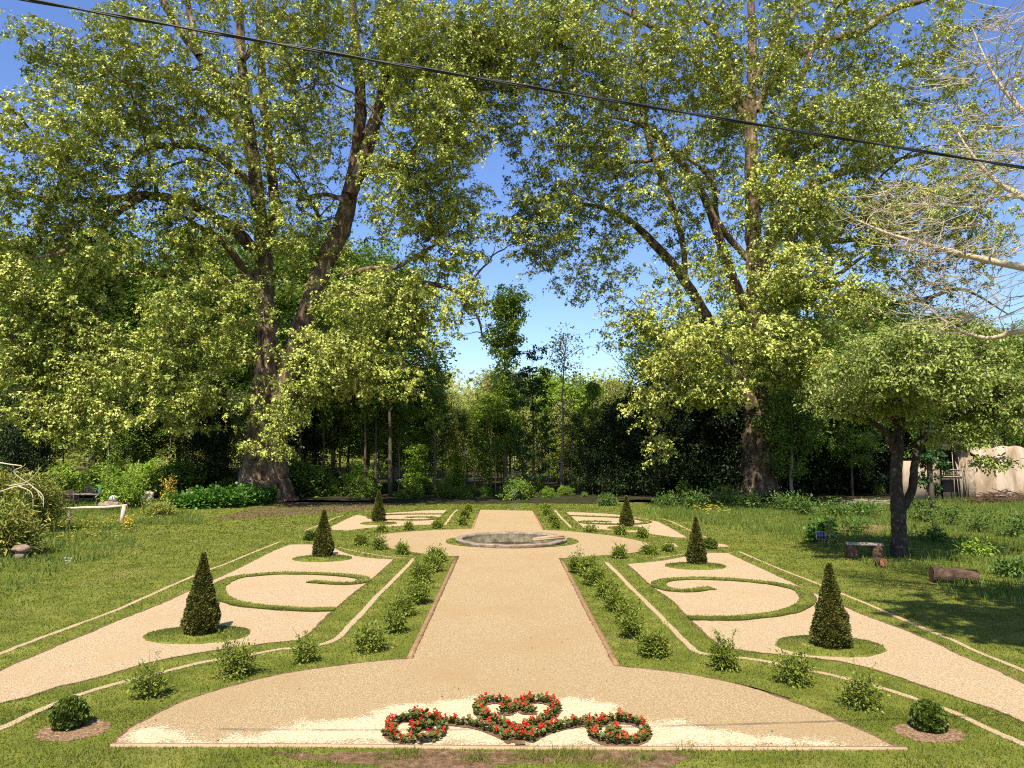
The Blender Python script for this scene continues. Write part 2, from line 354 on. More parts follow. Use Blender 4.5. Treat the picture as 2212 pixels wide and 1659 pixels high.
LN = trace([1, (1540, 468), (1440, 510), (1340, 560), (1240, 610), (1130, 660), (1020, 710), (880, 775), (730, 835), (600, 885), (450, 950), (300, 1010), (150, 1075), (0, 1140), (-200, 1230)],
           [1, (-200, 1360), (0, 1315), (150, 1280), (300, 1230), (450, 1195), (600, 1155), (700, 1125), (830, 1090), (980, 1060), (1130, 1035), (1280, 1015), (1450, 992), (1590, 978)],
           [2, (300, 1020), (360, 985), (420, 930), (480, 870), (570, 795), (640, 733), (740, 655), (840, 572), (915, 503)],
           [2, (915, 503), (800, 497), (700, 485), (620, 468), (560, 445), (500, 418), (420, 407), (330, 404), (245, 405)])
RN = trace([3, (860, 592), (1000, 580), (1150, 562), (1290, 535), (1370, 515), (1450, 510), (1600, 512)],
           [3, (1600, 512), (1680, 550), (1800, 605), 4, (200, 625), (300, 670), (400, 718), (575, 798), (700, 850), (850, 905), (1000, 965), (1100, 1010), (1200, 1060), (1350, 1120), (1534, 1210), (1750, 1315)],
           [4, (1750, 1505), (1534, 1415), (1380, 1350), (1200, 1290), (1050, 1240), (880, 1180), (700, 1125), (560, 1093), (400, 1072), (250, 1058), (150, 1047), (50, 1035), 3, (1700, 1215)],
           [3, (1600, 1210), (1500, 1160), (1400, 1070), (1290, 960), (1180, 850), (1050, 760), (930, 650), (860, 592)])
LFp = trace([9, (425, 395), (520, 350), (600, 310), (700, 272), (770, 278), (850, 290), (1020, 250), (1290, 235), (1420, 222), (1690, 218)],
            [9, (1640, 265), (1590, 312), (1510, 378)], [9, (1340, 385), (1130, 395), (900, 408), (760, 420), (640, 438), (560, 441), (425, 432)], n=2)
RFp = trace([10, (612, 190), (760, 195), (960, 205), (1080, 216), (1250, 240), (1400, 272), (1440, 285), (1520, 325), (1600, 370), (1680, 416)],
            [10, (1680, 416), (1550, 412), (1400, 390), (1200, 368), (1080, 358), (930, 345), (770, 330)], [10, (770, 330), (612, 190)], n=2)
bitA = trace([10, (1465, 462), (1560, 464), (1595, 492), (1530, 496)], n=1)
bitB = trace([10, (1925, 464), (2000, 474), (2040, 493), (1925, 497)], n=1)
GR = []
def gravel(name, pts, m, z=.004, a=.012, hole=False): p = rough_edge(pts, a); GR.append(p); return sheet(name, p, m, z, hole=hole)
gravel('gravel_path', apron, M['gravel'], hole=True)
for p in (LN, RN, LFp, RFp, bitA, bitB): gravel('gravel_bed', p, M['bed'], a=.018)
# worn lighter patch of new gravel round the flower scroll
palep = trace([1, (600, 1528), (650, 1475), (720, 1442), (840, 1425), (950, 1432), (1010, 1470), (1090, 1492), (1250, 1490), (1400, 1470), (1440, 1425), (1560, 1412), (1700, 1400), (1830, 1395)],
              [5, (60, 355), (220, 295), (450, 285), (640, 268), (850, 250), (1200, 240), (1500, 250), (1680, 275), (1780, 320), (1860, 370), (1960, 395), (2212, 402), 4, (20, 1470), (300, 1495), (560, 1520), (700, 1535), (780, 1540)],
              [4, (800, 1553), (300, 1553)], [5, (1900, 590), (1200, 588), (300, 580)], [1, (1500, 1548), (700, 1541)])
px_ = np.array([(p.x, p.y) for p in palep]); GX, GY = np.meshgrid(np.arange(px_[:, 0].min() - .3, px_[:, 0].max() + .3, .06), np.arange(px_[:, 1].min(), px_[:, 1].max() + .45, .06))
PG = np.column_stack([GX.ravel(), GY.ravel()]); A_, B_ = px_, np.roll(px_, -1, 0); dm = np.full(len(PG), 9.)
for a_, b_ in zip(A_, B_):
    ab = b_ - a_; t_ = np.clip(((PG - a_) @ ab) / (ab @ ab + 1e-9), 0, 1); dm = np.minimum(dm, np.linalg.norm(PG - a_ - t_[:, None] * ab, axis=1))
cov = np.where(inside(PG, palep), dm, -dm); ok = inside(PG, apron).reshape(GX.shape) & (cov > -.4).reshape(GX.shape)
ny_, nx_ = GX.shape; q_ = (np.arange(ny_ - 1)[:, None] * nx_ + np.arange(nx_ - 1)[None]); okq = ok[:-1, :-1] & ok[1:, :-1] & ok[:-1, 1:] & ok[1:, 1:]; q_ = q_[okq]
me_ = mesh('pale_gravel', np.column_stack([PG, np.full(len(PG), .008)]), np.stack([q_, q_ + 1, q_ + nx_ + 1, q_ + nx_], -1), M['pale'])
at_ = me_.attributes.new('cover', 'FLOAT', 'POINT'); at_.data.foreach_set('value', cov.astype(np.float32)); tag(link('pale_gravel', me_), kind='structure')
t_ = M['pale'].node_tree; N_ = t_.nodes; L_ = t_.links; an = N_.new('ShaderNodeAttribute'); an.attribute_name = 'cover'; nz_ = N_.new('ShaderNodeTexNoise'); nz_.inputs['Scale'].default_value = 45; nz_.inputs['Detail'].default_value = 2
nb_ = N_.new('ShaderNodeTexNoise'); nb_.inputs['Scale'].default_value = 2.2; nb_.inputs['Detail'].default_value = 5
tc_ = N_.new('ShaderNodeTexCoord'); L_.new(tc_.outputs['Object'], nz_.inputs['Vector']); L_.new(tc_.outputs['Object'], nb_.inputs['Vector'])
m1 = N_.new('ShaderNodeMath'); m1.operation = 'MULTIPLY_ADD'; m1.inputs[1].default_value = 1.0; L_.new(an.outputs['Fac'], m1.inputs[0])
m2 = N_.new('ShaderNodeMath'); m2.operation = 'ADD'; L_.new(nz_.outputs[0], m2.inputs[0]); L_.new(nb_.outputs[0], m2.inputs[1]); L_.new(m2.outputs[0], m1.inputs[2])
mr_ = N_.new('ShaderNodeMapRange'); mr_.inputs[1].default_value = .98; mr_.inputs[2].default_value = 1.12; L_.new(m1.outputs[0], mr_.inputs[0])
tr_ = N_.new('ShaderNodeBsdfTransparent'); ms_ = N_.new('ShaderNodeMixShader'); L_.new(mr_.outputs[0], ms_.inputs[0]); L_.new(tr_.outputs[0], ms_.inputs[1]); L_.new(N_['Principled BSDF'].outputs[0], ms_.inputs[2]); L_.new(ms_.outputs[0], N_['Material Output'].inputs[0])
TURF = []
def turf(name, pts, z=.03):
    TURF.append(pts); return sheet(name, rough_edge(pts, .03), M['lawn'], z, z + .01)
sL = trace([2, (362, 650), (420, 653), (500, 660), (600, 664), (690, 656), (722, 638), (690, 622), (600, 610), (450, 600), (300, 596), (150, 597), (0, 608), 1, (1280, 640), (1215, 660), (1165, 692), (1160, 722), (1185, 752), (1250, 779), (1350, 797), (1500, 810), (1650, 817), 2, (530, 832)])
sR = trace([3, (1490, 772), (1420, 775), (1350, 786), (1250, 790), (1150, 776), (1095, 752), (1110, 722), (1200, 706), (1350, 699), (1500, 703), (1650, 710), (1850, 728), (2000, 750), (2120, 783), 4, (370, 738), (380, 768), (350, 797), (290, 822), (200, 842), (100, 854), (0, 862), 3, (1500, 990), (1310, 988)])
turf('grass_scroll', ribbon(sL, .42)); turf('grass_scroll', ribbon(sR, .42))
sLF = trace([9, (1255, 301), (1330, 295), (1450, 295), (1540, 302), (1575, 310), (1520, 320), (1400, 328), (1200, 327), (1030, 322), (900, 312), (860, 300), (900, 285), (1020, 272), (1200, 265), (1400, 262), (1650, 262)], n=3)
sRF = trace([10, (990, 280), (900, 273), (800, 274), (762, 280), (800, 290), (900, 296), (1050, 299), (1200, 298), (1300, 289), (1322, 274), (1240, 254), (1080, 240), (900, 232), (640, 223)], n=3)
turf('grass_scroll', ribbon(sLF, .5)); turf('grass_scroll', ribbon(sRF, .5))
def ell_from(i, x0, x1, y0, y1):
    a, b = GQ(i, (x0 + x1) / 2, y0), GQ(i, (x0 + x1) / 2, y1); c = (a + b) / 2
    l, r = GQ(i, x0, (y0 + y1) / 2), GQ(i, x1, (y0 + y1) / 2)
    return ellipse(c, (r.x - l.x) / 2, (a.y - b.y) / 2)
for a in ((1, 780, 1330, 905, 1000), (2, 258, 640, 476, 521), (9, 745, 1140, 348, 382), (10, 975, 1300, 318, 352), (3, 1145, 1580, 583, 636), (4, 215, 780, 957, 1070)):
    turf('grass_circle', ell_from(*a))
pond_ring = ell_from(2, 1250, 2125, 345, 430); TURF.append(pond_ring); sheet('grass_circle', rough_edge(pond_ring, .02), M['lawn'], .02, hole=True)
for q_ in GR[:5]:
    pp_ = q_ + q_[:1]
    L__, R__ = [], []
    for i_, p_ in enumerate(pp_):
        t_ = (pp_[min(i_ + 1, len(pp_) - 1)] - pp_[max(i_ - 1, 0)]); t_ = t_.normalized() if t_.length > 1e-6 else Vector((1, 0, 0)); nn_ = Vector((-t_.y, t_.x, 0)); w_s = random.uniform(.012, .035)
        L__.append((p_.x + nn_.x * w_s, p_.y + nn_.y * w_s, .0068)); R__.append((p_.x - nn_.x * w_s, p_.y - nn_.y * w_s, .0068))
    k_ = len(pp_); tag(link('soil_edge', mesh('soil_edge', L__ + R__, np.array([[i_, i_ + 1, k_ + i_ + 1, k_ + i_] for i_ in range(k_ - 1)]), M['soil'])), kind='structure')
STR = [([1, (1490, 455), (1400, 490), (1300, 530), (1200, 572), (1120, 600), (1040, 632), (900, 692), (750, 760), (600, 825), (450, 880), (350, 917), (200, 972), (100, 1010), (0, 1050), (-150, 1108)], .15),
       ([1, (-150, 1520), (0, 1450), (100, 1405), (200, 1355), (280, 1325), (420, 1270), (600, 1215), (800, 1165), (1000, 1115), (1100, 1092), (1300, 1062), (1500, 1025), 2, (250, 1085), (400, 1065), (480, 1048), (560, 1008), (620, 940), (700, 860), (800, 745), (900, 650), (1000, 545), (1045, 498)], .17),
       ([2, (1045, 496), (900, 488), (750, 465), (640, 445), (550, 424)], .10),
       ([4, (15, 505), (120, 550), (250, 605), (380, 655), (460, 687), (560, 728), (700, 785), (850, 850), (1000, 915), (1150, 975), (1300, 1045), (1450, 1105), (1650, 1190)], .14),
       ([3, (710, 580), (800, 665), (900, 770), (1000, 865), (1100, 965), (1200, 1070), (1300, 1170), (1370, 1228), (1480, 1252), (1650, 1270), (1800, 1287), (1950, 1315), 4, (220, 1107), (440, 1150), (570, 1178), (800, 1240), (950, 1290), (1150, 1360), (1300, 1430), (1400, 1475), (1600, 1565)], .16),
       ([10, (1370, 597), (1450, 588), (1560, 572), (1690, 548)], .10),
       ([9, (140, 440), (250, 398), (400, 335), (480, 298), (575, 272)], .15), ([9, (1797, 212), (1740, 272), (1700, 330), (1660, 382)], .16),
       ([10, (520, 175), (570, 235), (615, 280), (662, 328)], .16), ([10, (1400, 246), (1480, 258), (1560, 285), (1640, 325), (1710, 355), (1790, 393), (1870, 425)], .14)]
for s, wd in STR:
    p = ribbon(trace(s), wd * .85, .014); GR.append(p); sheet('gravel_strip', p, M['bed'], .005)
soilp = trace([0, (560, 1622), (700, 1628), (900, 1621), (1120, 1626), (1300, 1622), (1430, 1627), (1500, 1632), (1400, 1668), (1250, 1645), (1100, 1652), (950, 1668), (760, 1650), (640, 1640)], n=3)
sheet('bare_soil', rough_edge(soilp, .05), M['soil'], .003)
soilb = trace([8, (1000, 955), (1130, 940), (1300, 948), (1330, 975), (1180, 1000), (1040, 990)], n=3); sheet('bare_soil', rough_edge(soilb, .1, .3), M['mulch'], .006)
mulches = []
for cc, rx, ry in ((gp(158, 1578), .50, .40), (gp(2008, 1584), .46, .36)):
    mulches.append(ellipse(cc, rx, ry)); sheet('mulch_ring', rough_edge(mulches[-1], .05), M['mulch'], .006)
litter = [Vector(p) for p in ((-17.5, 41.5, 0), (-14, 43.5, 0), (-10, 47.5, 0), (-8, 51, 0), (-6, 55, 0), (-5, 60, 0), (-24, 59, 0), (-24, 50, 0))]
sheet('leaf_litter', rough_edge(litter, .3, .8), M['litter'], .006)
V, Fq = grid(np.arange(-110, 111, 3.0), np.arange(54, 112.5, 1.5), .012); V[:, 1] += (.6 * np.sin(V[:, 0] * .7) + 3.5 * (np.abs(V[:, 0]) > 9)) * (V[:, 1] < 55)  # front strip covers the shaded lawn end; that shade is in its colour
tag(link('shade_toned_woodland_floor', mesh('shade_toned_woodland_floor', V, Fq, M['shade_toned_floor'], True)), kind='structure')

# ------------------------------------------------------------------ grass blades
def blades(P, h, wd, lean, m, name, z=0):
    n = len(P); a = rng.uniform(0, 2 * np.pi, n); dx = np.stack([np.cos(a), np.sin(a)], 1)
    B = np.column_stack([P, gz(P[:, 0], P[:, 1]) + z]); hh = h * rng.uniform(.5, 1.2, n); ww = wd * rng.uniform(.7, 1.3, n)
    l = rng.normal(size=(n, 2)) * (lean * hh)[:, None]
    V = np.zeros((n, 3, 3)); V[:, 0] = B; V[:, 1] = B; V[:, 2] = B
    V[:, 0, :2] += dx * ww[:, None]; V[:, 1, :2] -= dx * ww[:, None]; V[:, 2, :2] += l; V[:, 2, 2] += hh
    return V.reshape(-1, 3), np.arange(3 * n).reshape(-1, 3)
def scatter(y0, y1, dens, side=None):
    out = []
    for ya in np.arange(y0, y1, 1.0):
        hw = (ya + 1) * .72 + 1; n = int(dens * 2 * hw)
        p = np.column_stack([rng.uniform(-hw, hw, n), rng.uniform(ya, ya + 1, n)]); out.append(p)
    return np.concatenate(out)
mb = MB()
for y0, y1, dens, h, wd in ((8.8, 11, 1500, .035, .006), (11, 14, 1000, .035, .007), (14, 19, 560, .038, .009), (19, 26, 300, .042, .013), (26, 36, 150, .05, .02), (36, 54, 60, .06, .035)):
    P = scatter(y0, y1, dens)
    g = np.zeros(len(P), bool)
    for poly in GR: g |= inside(P, poly)
    t = np.zeros(len(P), bool)
    for poly in TURF: t |= inside(P, poly)
    keep = (~g) | t
    keep &= ~(np.hypot((P[:, 0] - .22) / 2.45, (P[:, 1] - 32.4) / 2.4) < 1)
    for s_ in mulches + [soilp]: keep &= ~(inside(P, s_) & (rng.random(len(P)) > .12))
    zz = np.where(t, .03, 0)[keep]
    P = P[keep]
    V, Fc = blades(P, h, wd, .55, None, ''); V[:, 2] += np.repeat(zz, 3)
    mb.add(V, Fc)
tag(mb.obj('grass', M['blade']), 'short green mown grass of the lawns and scrolls', 'grass', kind='stuff')
# long meadow grass at both sides
mb = MB()
def vn(x, y, s): return np.sin(x * s + 1.3 * np.sin(y * s * .7)) * np.cos(y * s * 1.1 + x * s * .4)
mL = [gp(*Q(12, *p)) for p in ((-300, 1700), (0, 1560), (300, 1480), (600, 1330), (1000, 1210), (1450, 1100), (1480, 900), (1450, 800), (2212, 790), (2212, 700), (1300, 640), (-300, 500))]
mR = [gp(*Q(8, *p)) for p in ((-350, 870), (250, 960), (560, 1030), (850, 1060), (1250, 1230), (1600, 1300), (1700, 1400), (2300, 1500), (2900, 1500), (2900, 770), (1300, 790), (600, 830), (0, 800))]
for poly, n, h in ((mL, 42000, .26), (mR, 60000, .30)):
    px = [p.x for p in poly]; py = [p.y for p in poly]
    P = np.column_stack([rng.uniform(min(px), max(px), n * 2), rng.uniform(min(py), max(py), n * 2)])
    P = P[inside(P, poly)]; P = P[np.abs(P[:, 0] / P[:, 1]) < .8]
    P = P[(vn(P[:, 0], P[:, 1], 1.1) + .5 * vn(P[:, 0], P[:, 1], 3.1) + rng.normal(size=len(P)) * .5) > -.5]
    P = P[~inside(P, soilb)]
    hh = h * (1 + .5 * vn(P[:, 0], P[:, 1], .9))
    V, Fc = blades(P, hh, .016, .3, None, ''); mb.add(V, Fc)
tag(mb.obj('meadow_grass', M['tallblade']), 'long unmown meadow grass at both sides of the lawn', 'grass', kind='stuff')
# rough tufts at the near edge
mb = MB()
for u, v, rr, n in ((880, 1632, .25, 260), (1030, 1640, .22, 200), (1160, 1636, .3, 300), (1250, 1636, .3, 320), (1390, 1640, .18, 120), (1330, 1655, .25, 150), (1215, 1630, .2, 150), (830, 1640, .12, 60), (480, 1640, .4, 260), (200, 1640, .5, 260), (1700, 1640, .5, 300), (2000, 1650, .4, 200), (1500, 1630, .3, 150), (620, 1630, .3, 150), (700, 1650, .2, 80)):
    c = gp(u, v); P = np.column_stack([c.x + rng.normal(size=n) * rr * .6, c.y + rng.normal(size=n) * rr * .4])
    V, Fc = blades(P, .09, .005, .5, None, ''); mb.add(V, Fc)
tag(mb.obj('grass_tufts', M['blade']), 'ragged grass tufts on bare soil along the near gravel edge', 'grass', kind='stuff')
# buttercups and daisies
def flowers(name, poly, n, m, s, h, label):
    px = [p.x for p in poly]; py = [p.y for p in poly]
    P = np.column_stack([rng.uniform(min(px), max(px), n * 4), rng.uniform(min(py), max(py), n * 4)]); P = P[inside(P, poly)][:n]
    p = np.column_stack([P, gz(P[:, 0], P[:, 1]) + h * rng.uniform(.6, 1.2, len(P))])
    k = 4; pp = np.repeat(p, k, 0); a = np.tile(np.arange(k) * 2 * np.pi / k, len(P))
    d = np.stack([np.cos(a), np.sin(a), .25 + 0 * a], 1); V, Fc = leaves(pp, d, np.tile([0, -.4, 1.], (len(pp), 1)), np.full(len(pp), s), 'round')
    tag(link(name, mesh(name, V, Fc, m)), label, 'flowers', kind='stuff')
flowers('buttercups', [gp(*Q(12, *p)) for p in ((450, 780), (1450, 800), (1480, 900), (1300, 1000), (500, 1000))], 130, M['yellow'], .045, .3, 'tiny yellow buttercups in the long grass at left')
flowers('yellow_flowers', [gp(*Q(8, *p)) for p in ((50, 830), (250, 840), (300, 900), (60, 890))], 60, M['yellow'], .06, .35, 'patch of yellow flowers below the dark trees at right')
flowers('daisies', [gp(*Q(12, *p)) for p in ((690, 1180), (780, 1190), (780, 1260), (690, 1250))], 16, M['white'], .03, .15, 'small white daisies in the left lawn edge')

n_ = 420; P_ = np.column_stack([rng.uniform(-9, 9, n_ * 3), rng.uniform(9.8, 40, n_ * 3)]); g_ = np.zeros(len(P_), bool)
for poly in GR: g_ |= inside(P_, poly)
P_ = P_[g_][:n_]; V, Fc = leaves(np.column_stack([P_, np.full(len(P_), .02)]), rnd(len(P_)) * [1, 1, .1], np.tile([0, 0, 1.], (len(P_), 1)), rng.uniform(.015, .05, len(P_)), 'oval')
tag(link('fallen_leaves', mesh('fallen_leaves', V, Fc, M['litter'])), 'scattered brown bits of leaf lying on the gravel', 'leaves', kind='stuff')

# ------------------------------------------------------------------ edging, pond, fountain
def edging(name, pts, wd, h, m, label):
    P = [p for p in pts]; out = ribbon(P, wd); n = len(out)
    V = [(p.x, p.y, h) for p in out] + [(p.x, p.y, -.01) for p in out]; k = len(P)
    top = [[i, n - 1 - i, n - 2 - i, i + 1] for i in range(k - 1)]; sides = [[i, (i + 1) % n, (i + 1) % n + n, i + n] for i in range(n)]
    return tag(link(name, mesh(name, V, np.array(top + sides), m)), label, 'edging', 'low edgings along the gravel')
edging('brick_edging', trace([2, (1016, 1152), (1175, 815), (1328, 484)]), .10, .03, M['brick'], 'thin brown edging along the left side of the near path')
edging('brick_edging', trace([3, (383, 553), (480, 738), (572, 920), (652, 1070), (722, 1200), (790, 1330)]), .10, .03, M['brick'], 'thin brown edging along the right side of the near path')
edging('brick_edging', trace([9, (1965, 420), (2036, 222)]), .09, .03, M['brick'], 'short brown edging left of the far path beyond the pond')
edging('brick_edging', trace([10, (412, 345), (334, 185)]), .09, .03, M['brick'], 'short brown edging right of the far path beyond the pond')
edging('timber_edging', trace([0, (240, 1612), (700, 1613), (1106, 1617.5), (1600, 1619), (1958, 1619)]), .06, .03, M['timber'], 'long straight timber edging at the near end of the gravel')
c = Vector((.22, 32.4, 0))
pond = thing('pond', 'round stone fountain basin with dark water in the middle of the gravel circle', 'pond', c)
def lathe(mb, prof, n=64, sx=1, sy=1, closed=True):
    th = np.arange(n) * 2 * np.pi / n; V = np.array([[r * sx * math.cos(t), r * sy * math.sin(t), z] for r, z in prof for t in th])
    k = len(prof); Fc = []
    for j in range(k - 1 if not closed else k):
        a, b_ = j * n, ((j + 1) % k) * n
        Fc += [[a + i, a + (i + 1) % n, b_ + (i + 1) % n, b_ + i] for i in range(n)]
    return mb.add(V, np.array(Fc))
mb = MB(); lathe(mb, [(2.36, .0), (2.40, .09), (2.40, .135), (2.38, .15), (2.14, .15), (2.12, .135), (2.12, .05)], closed=False)
V = mb.V[0]; ph = np.arctan2(V[:, 1], V[:, 0]); V[:, 2] += (V[:, 2] > .07) * (.012 * np.sin(ph * 9) + .008 * np.sin(ph * 23)); mb.obj('rim', M['stone'], pond)
mb = MB(); lathe(mb, [(2.12, .08), (2.11, -.08), (2.0, -.10), (1.98, -.45)], closed=False); mb.obj('inner_wall', M['innerstone'], pond)
th = np.arange(64) * 2 * np.pi / 64
pond_w = MB().add([(2.02 * math.cos(t), 2.02 * math.sin(t), -.27) for t in th], np.array([list(range(64))])); pond_w.obj('water_surface', M['water'], pond)
mb = MB(); mb.box((0, 0, 0), (1.5, .16, .07)); mb.tube([(-.7, .03, .05), (.1, 0, .07), (.75, .02, .06)], [.05, .07, .04], 6)
tag(mb.obj('plank', M['timber'], loc=(c.x + 1.55, c.y - .75, .19)), 'old brown plank lying across the right rim of the pond', 'plank').rotation_euler = (0, -.02, R(24))
k = 14; p = np.tile([[0, 0, 0]], (k, 1)); a = rng.uniform(0, 6.28, k); V, Fc = leaves(p, np.stack([np.cos(a), np.sin(a), rng.uniform(.3, 1.2, k)], 1), np.tile([0, 0, 1.], (k, 1)), np.full(k, .09), 'oval')
tag(link('water_lily', mesh('water_lily', V, Fc, M['red']), loc=GQ(9, 2032, 552, -.24)), 'single red flower floating at the left of the pond', 'flower')
n = 260; t = rng.random(n) ** .8; rad = .012 + .09 * t ** 1.5
p = np.column_stack([.37 + rng.normal(size=n) * rad, 32.3 + rng.normal(size=n) * rad, -.2 + 2.5 * t]); s = rng.uniform(.004, .009, n)
oct_ = np.array([(1, 0, 0), (-1, 0, 0), (0, 1, 0), (0, -1, 0), (0, 0, 1.4), (0, 0, -1.4)]); of = np.array([[0, 2, 4], [2, 1, 4], [1, 3, 4], [3, 0, 4], [2, 0, 5], [1, 2, 5], [3, 1, 5], [0, 3, 5]])
V = (p[:, None] + s[:, None, None] * oct_[None]).reshape(-1, 3); Fc = (np.arange(n)[:, None, None] * 6 + of[None]).reshape(-1, 3)
tag(link('fountain_spray', mesh('fountain_spray', V, Fc, M['spray'])), 'thin faint jet of water rising from the pond', 'fountain', kind='stuff')

# ------------------------------------------------------------------ clipped yews and box balls
def topiary(name, label, cat, base, wd, h, m, prof, n, ls, kind, group, core=.86, lean=0):
    r = thing(name, label, cat, base, group, rz=random.uniform(0, 6))
    sx = wd / 2
    t = rng.random(n * 2); pr = np.interp(t, *zip(*prof)); keep = rng.random(len(t)) < (pr + .12) / 1.12; t = t[keep][:n]; pr = pr[keep][:n]; k = len(t)
    a = rng.uniform(0, 2 * np.pi, k); out = np.stack([np.cos(a), np.sin(a), np.zeros(k)], 1)
    bump_ = 1 + .07 * np.sin(a * 5 + t * 17) + .05 * np.sin(a * 9 - t * 31) + .06 * np.sin(t * 40 + a * 3)
    rr = sx * pr * bump_ * rng.uniform(.86, 1.03, k)
    p = out * rr[:, None]; p[:, 2] = t * h
    slope = np.gradient(np.interp(np.linspace(0, 1, 60), *zip(*prof))) * 59 * sx / h
    sl = np.interp(t, np.linspace(0, 1, 60), slope); nn = norm(out + np.stack([0 * sl, 0 * sl, -sl], 1))
    d = norm(nn * .75 + rnd(k) * .65 + np.array([0, 0, .35])); nr = norm(nn + rnd(k) * .6)
    V, Fc = leaves(p, d, nr, ls * rng.uniform(.6, 1.3, k), kind)
    link('foliage', mesh('foliage', V, Fc, m), r)
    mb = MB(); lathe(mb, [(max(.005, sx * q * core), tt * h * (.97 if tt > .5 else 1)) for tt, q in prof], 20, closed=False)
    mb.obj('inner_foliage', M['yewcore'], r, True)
    mb = MB(); mb.tube([(0, 0, -.02), (.01, 0, .1 * h), (0, 0, .3 * h)], [.05, .04, .03], 7); mb.obj('trunk', M['darkbark'], r)
    return r
CONE = [(0, .72), (.05, .90), (.12, 1.0), (.2, .98), (.32, .86), (.45, .70), (.6, .50), (.75, .31), (.88, .16), (.95, .09), (1, .03)]
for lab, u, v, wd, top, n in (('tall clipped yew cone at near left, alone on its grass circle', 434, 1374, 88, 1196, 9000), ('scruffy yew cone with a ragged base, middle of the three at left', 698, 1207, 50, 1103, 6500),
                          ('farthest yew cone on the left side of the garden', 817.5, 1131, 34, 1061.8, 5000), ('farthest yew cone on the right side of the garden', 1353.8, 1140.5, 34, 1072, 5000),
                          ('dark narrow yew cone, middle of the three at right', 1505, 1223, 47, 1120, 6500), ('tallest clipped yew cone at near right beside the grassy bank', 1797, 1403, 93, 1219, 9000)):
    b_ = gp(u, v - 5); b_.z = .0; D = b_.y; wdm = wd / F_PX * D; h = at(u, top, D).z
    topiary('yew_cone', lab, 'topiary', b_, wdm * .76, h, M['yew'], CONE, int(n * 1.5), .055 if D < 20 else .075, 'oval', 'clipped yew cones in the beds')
BALL = [(0, .55), (.08, .75), (.2, .92), (.35, 1), (.5, .99), (.65, .93), (.8, .75), (.9, .55), (.97, .28), (1, .05)]
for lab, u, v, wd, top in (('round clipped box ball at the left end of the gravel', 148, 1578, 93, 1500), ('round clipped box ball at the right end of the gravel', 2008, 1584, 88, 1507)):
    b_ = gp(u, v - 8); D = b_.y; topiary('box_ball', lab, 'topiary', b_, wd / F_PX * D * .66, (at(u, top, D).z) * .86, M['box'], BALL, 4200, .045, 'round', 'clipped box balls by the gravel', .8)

# ------------------------------------------------------------------ rose bushes
def bush(name, label, cat, base, w_, h, m, nst, nl, ls, kind='oval', group=None, upright=.5, shoots=0, bark=None, smat=None, spread=1.0):
    r = thing(name, label, cat, base, group)
    T = nst; a = rng.uniform(0, 2 * np.pi, T); el = rng.uniform(.25, 1, T)
    tip = np.stack([np.cos(a) * w_ / 2 * (1.05 - el * upright) * spread, np.sin(a) * w_ / 2 * (1.05 - el * upright) * spread, h * el], 1)
    if shoots: k = shoots; tip[:k, 2] = h * rng.uniform(1.25, 1.7, k); tip[:k, :2] *= 1.1
    b0 = np.stack([rng.normal(size=T) * .03 * w_, rng.normal(size=T) * .03 * w_, np.zeros(T)], 1)
    tt = np.linspace(0, 1, 5)[None, :, None]; mid = b0 * .4 + tip * .6; mid[:, 2] = tip[:, 2] * .75; mid[:, :2] = tip[:, :2] * .42
    P = (1 - tt) ** 2 * b0[:, None] + 2 * tt * (1 - tt) * mid[:, None] + tt ** 2 * tip[:, None]
    rr = np.broadcast_to(np.linspace(1, .35, 5) * (.012 * max(.6, h)), (T, 5))
    V, Fc = tubes(P, rr, 4); link('stems', mesh('stems', V, Fc, bark or M['stem']), r)
    n = nl; i = rng.integers(0, T, n); t = rng.uniform(.22, 1, n) ** .8; tb = t[:, None]
    p = (1 - tb) ** 2 * b0[i] + 2 * tb * (1 - tb) * mid[i] + tb ** 2 * tip[i]
    off = rng.normal(size=(n, 3)) * (.10 * w_) * np.where(i < shoots, .25, 1)[:, None]; p = p + off; p[:, 2] = np.clip(p[:, 2], .015, None)
    if shoots:
        sk = rng.random(n) < np.where(i < shoots, .45, 1); p = p[sk]; off = off[sk]; i = i[sk]; n = len(p)
    d = norm(off / (.1 * w_) + rnd(n) * .8 + [0, 0, .2]); nr = norm(rnd(n) * .7 + [0, -.15, 1.0])
    V, Fc = leaves(p, d, nr, ls * rng.uniform(.6, 1.35, n), kind); link('foliage', mesh('foliage', V, Fc, m), r)
    return r
def px_bush(lab, i, x, y, wz, hz, dens=1.0, shoots=0, m=None, group='rose bushes in the lawn borders', kind='oval', up=.5):
    b_ = GQ(i, x, y); s = ZT[i][2]; wm_ = wz * s / F_PX * b_.y * .92; hm = hz * s / F_PX * b_.y * .82; b_.y += .25 * wm_
    ls = .036 + .0012 * b_.y
    return bush('rose_bush', lab, 'bush', b_, wm_, hm, m or M['rose'], int(22 + 12 * dens), int(2000 * dens * max(.5, min(1.6, wm_))), ls, kind, group, up, shoots)
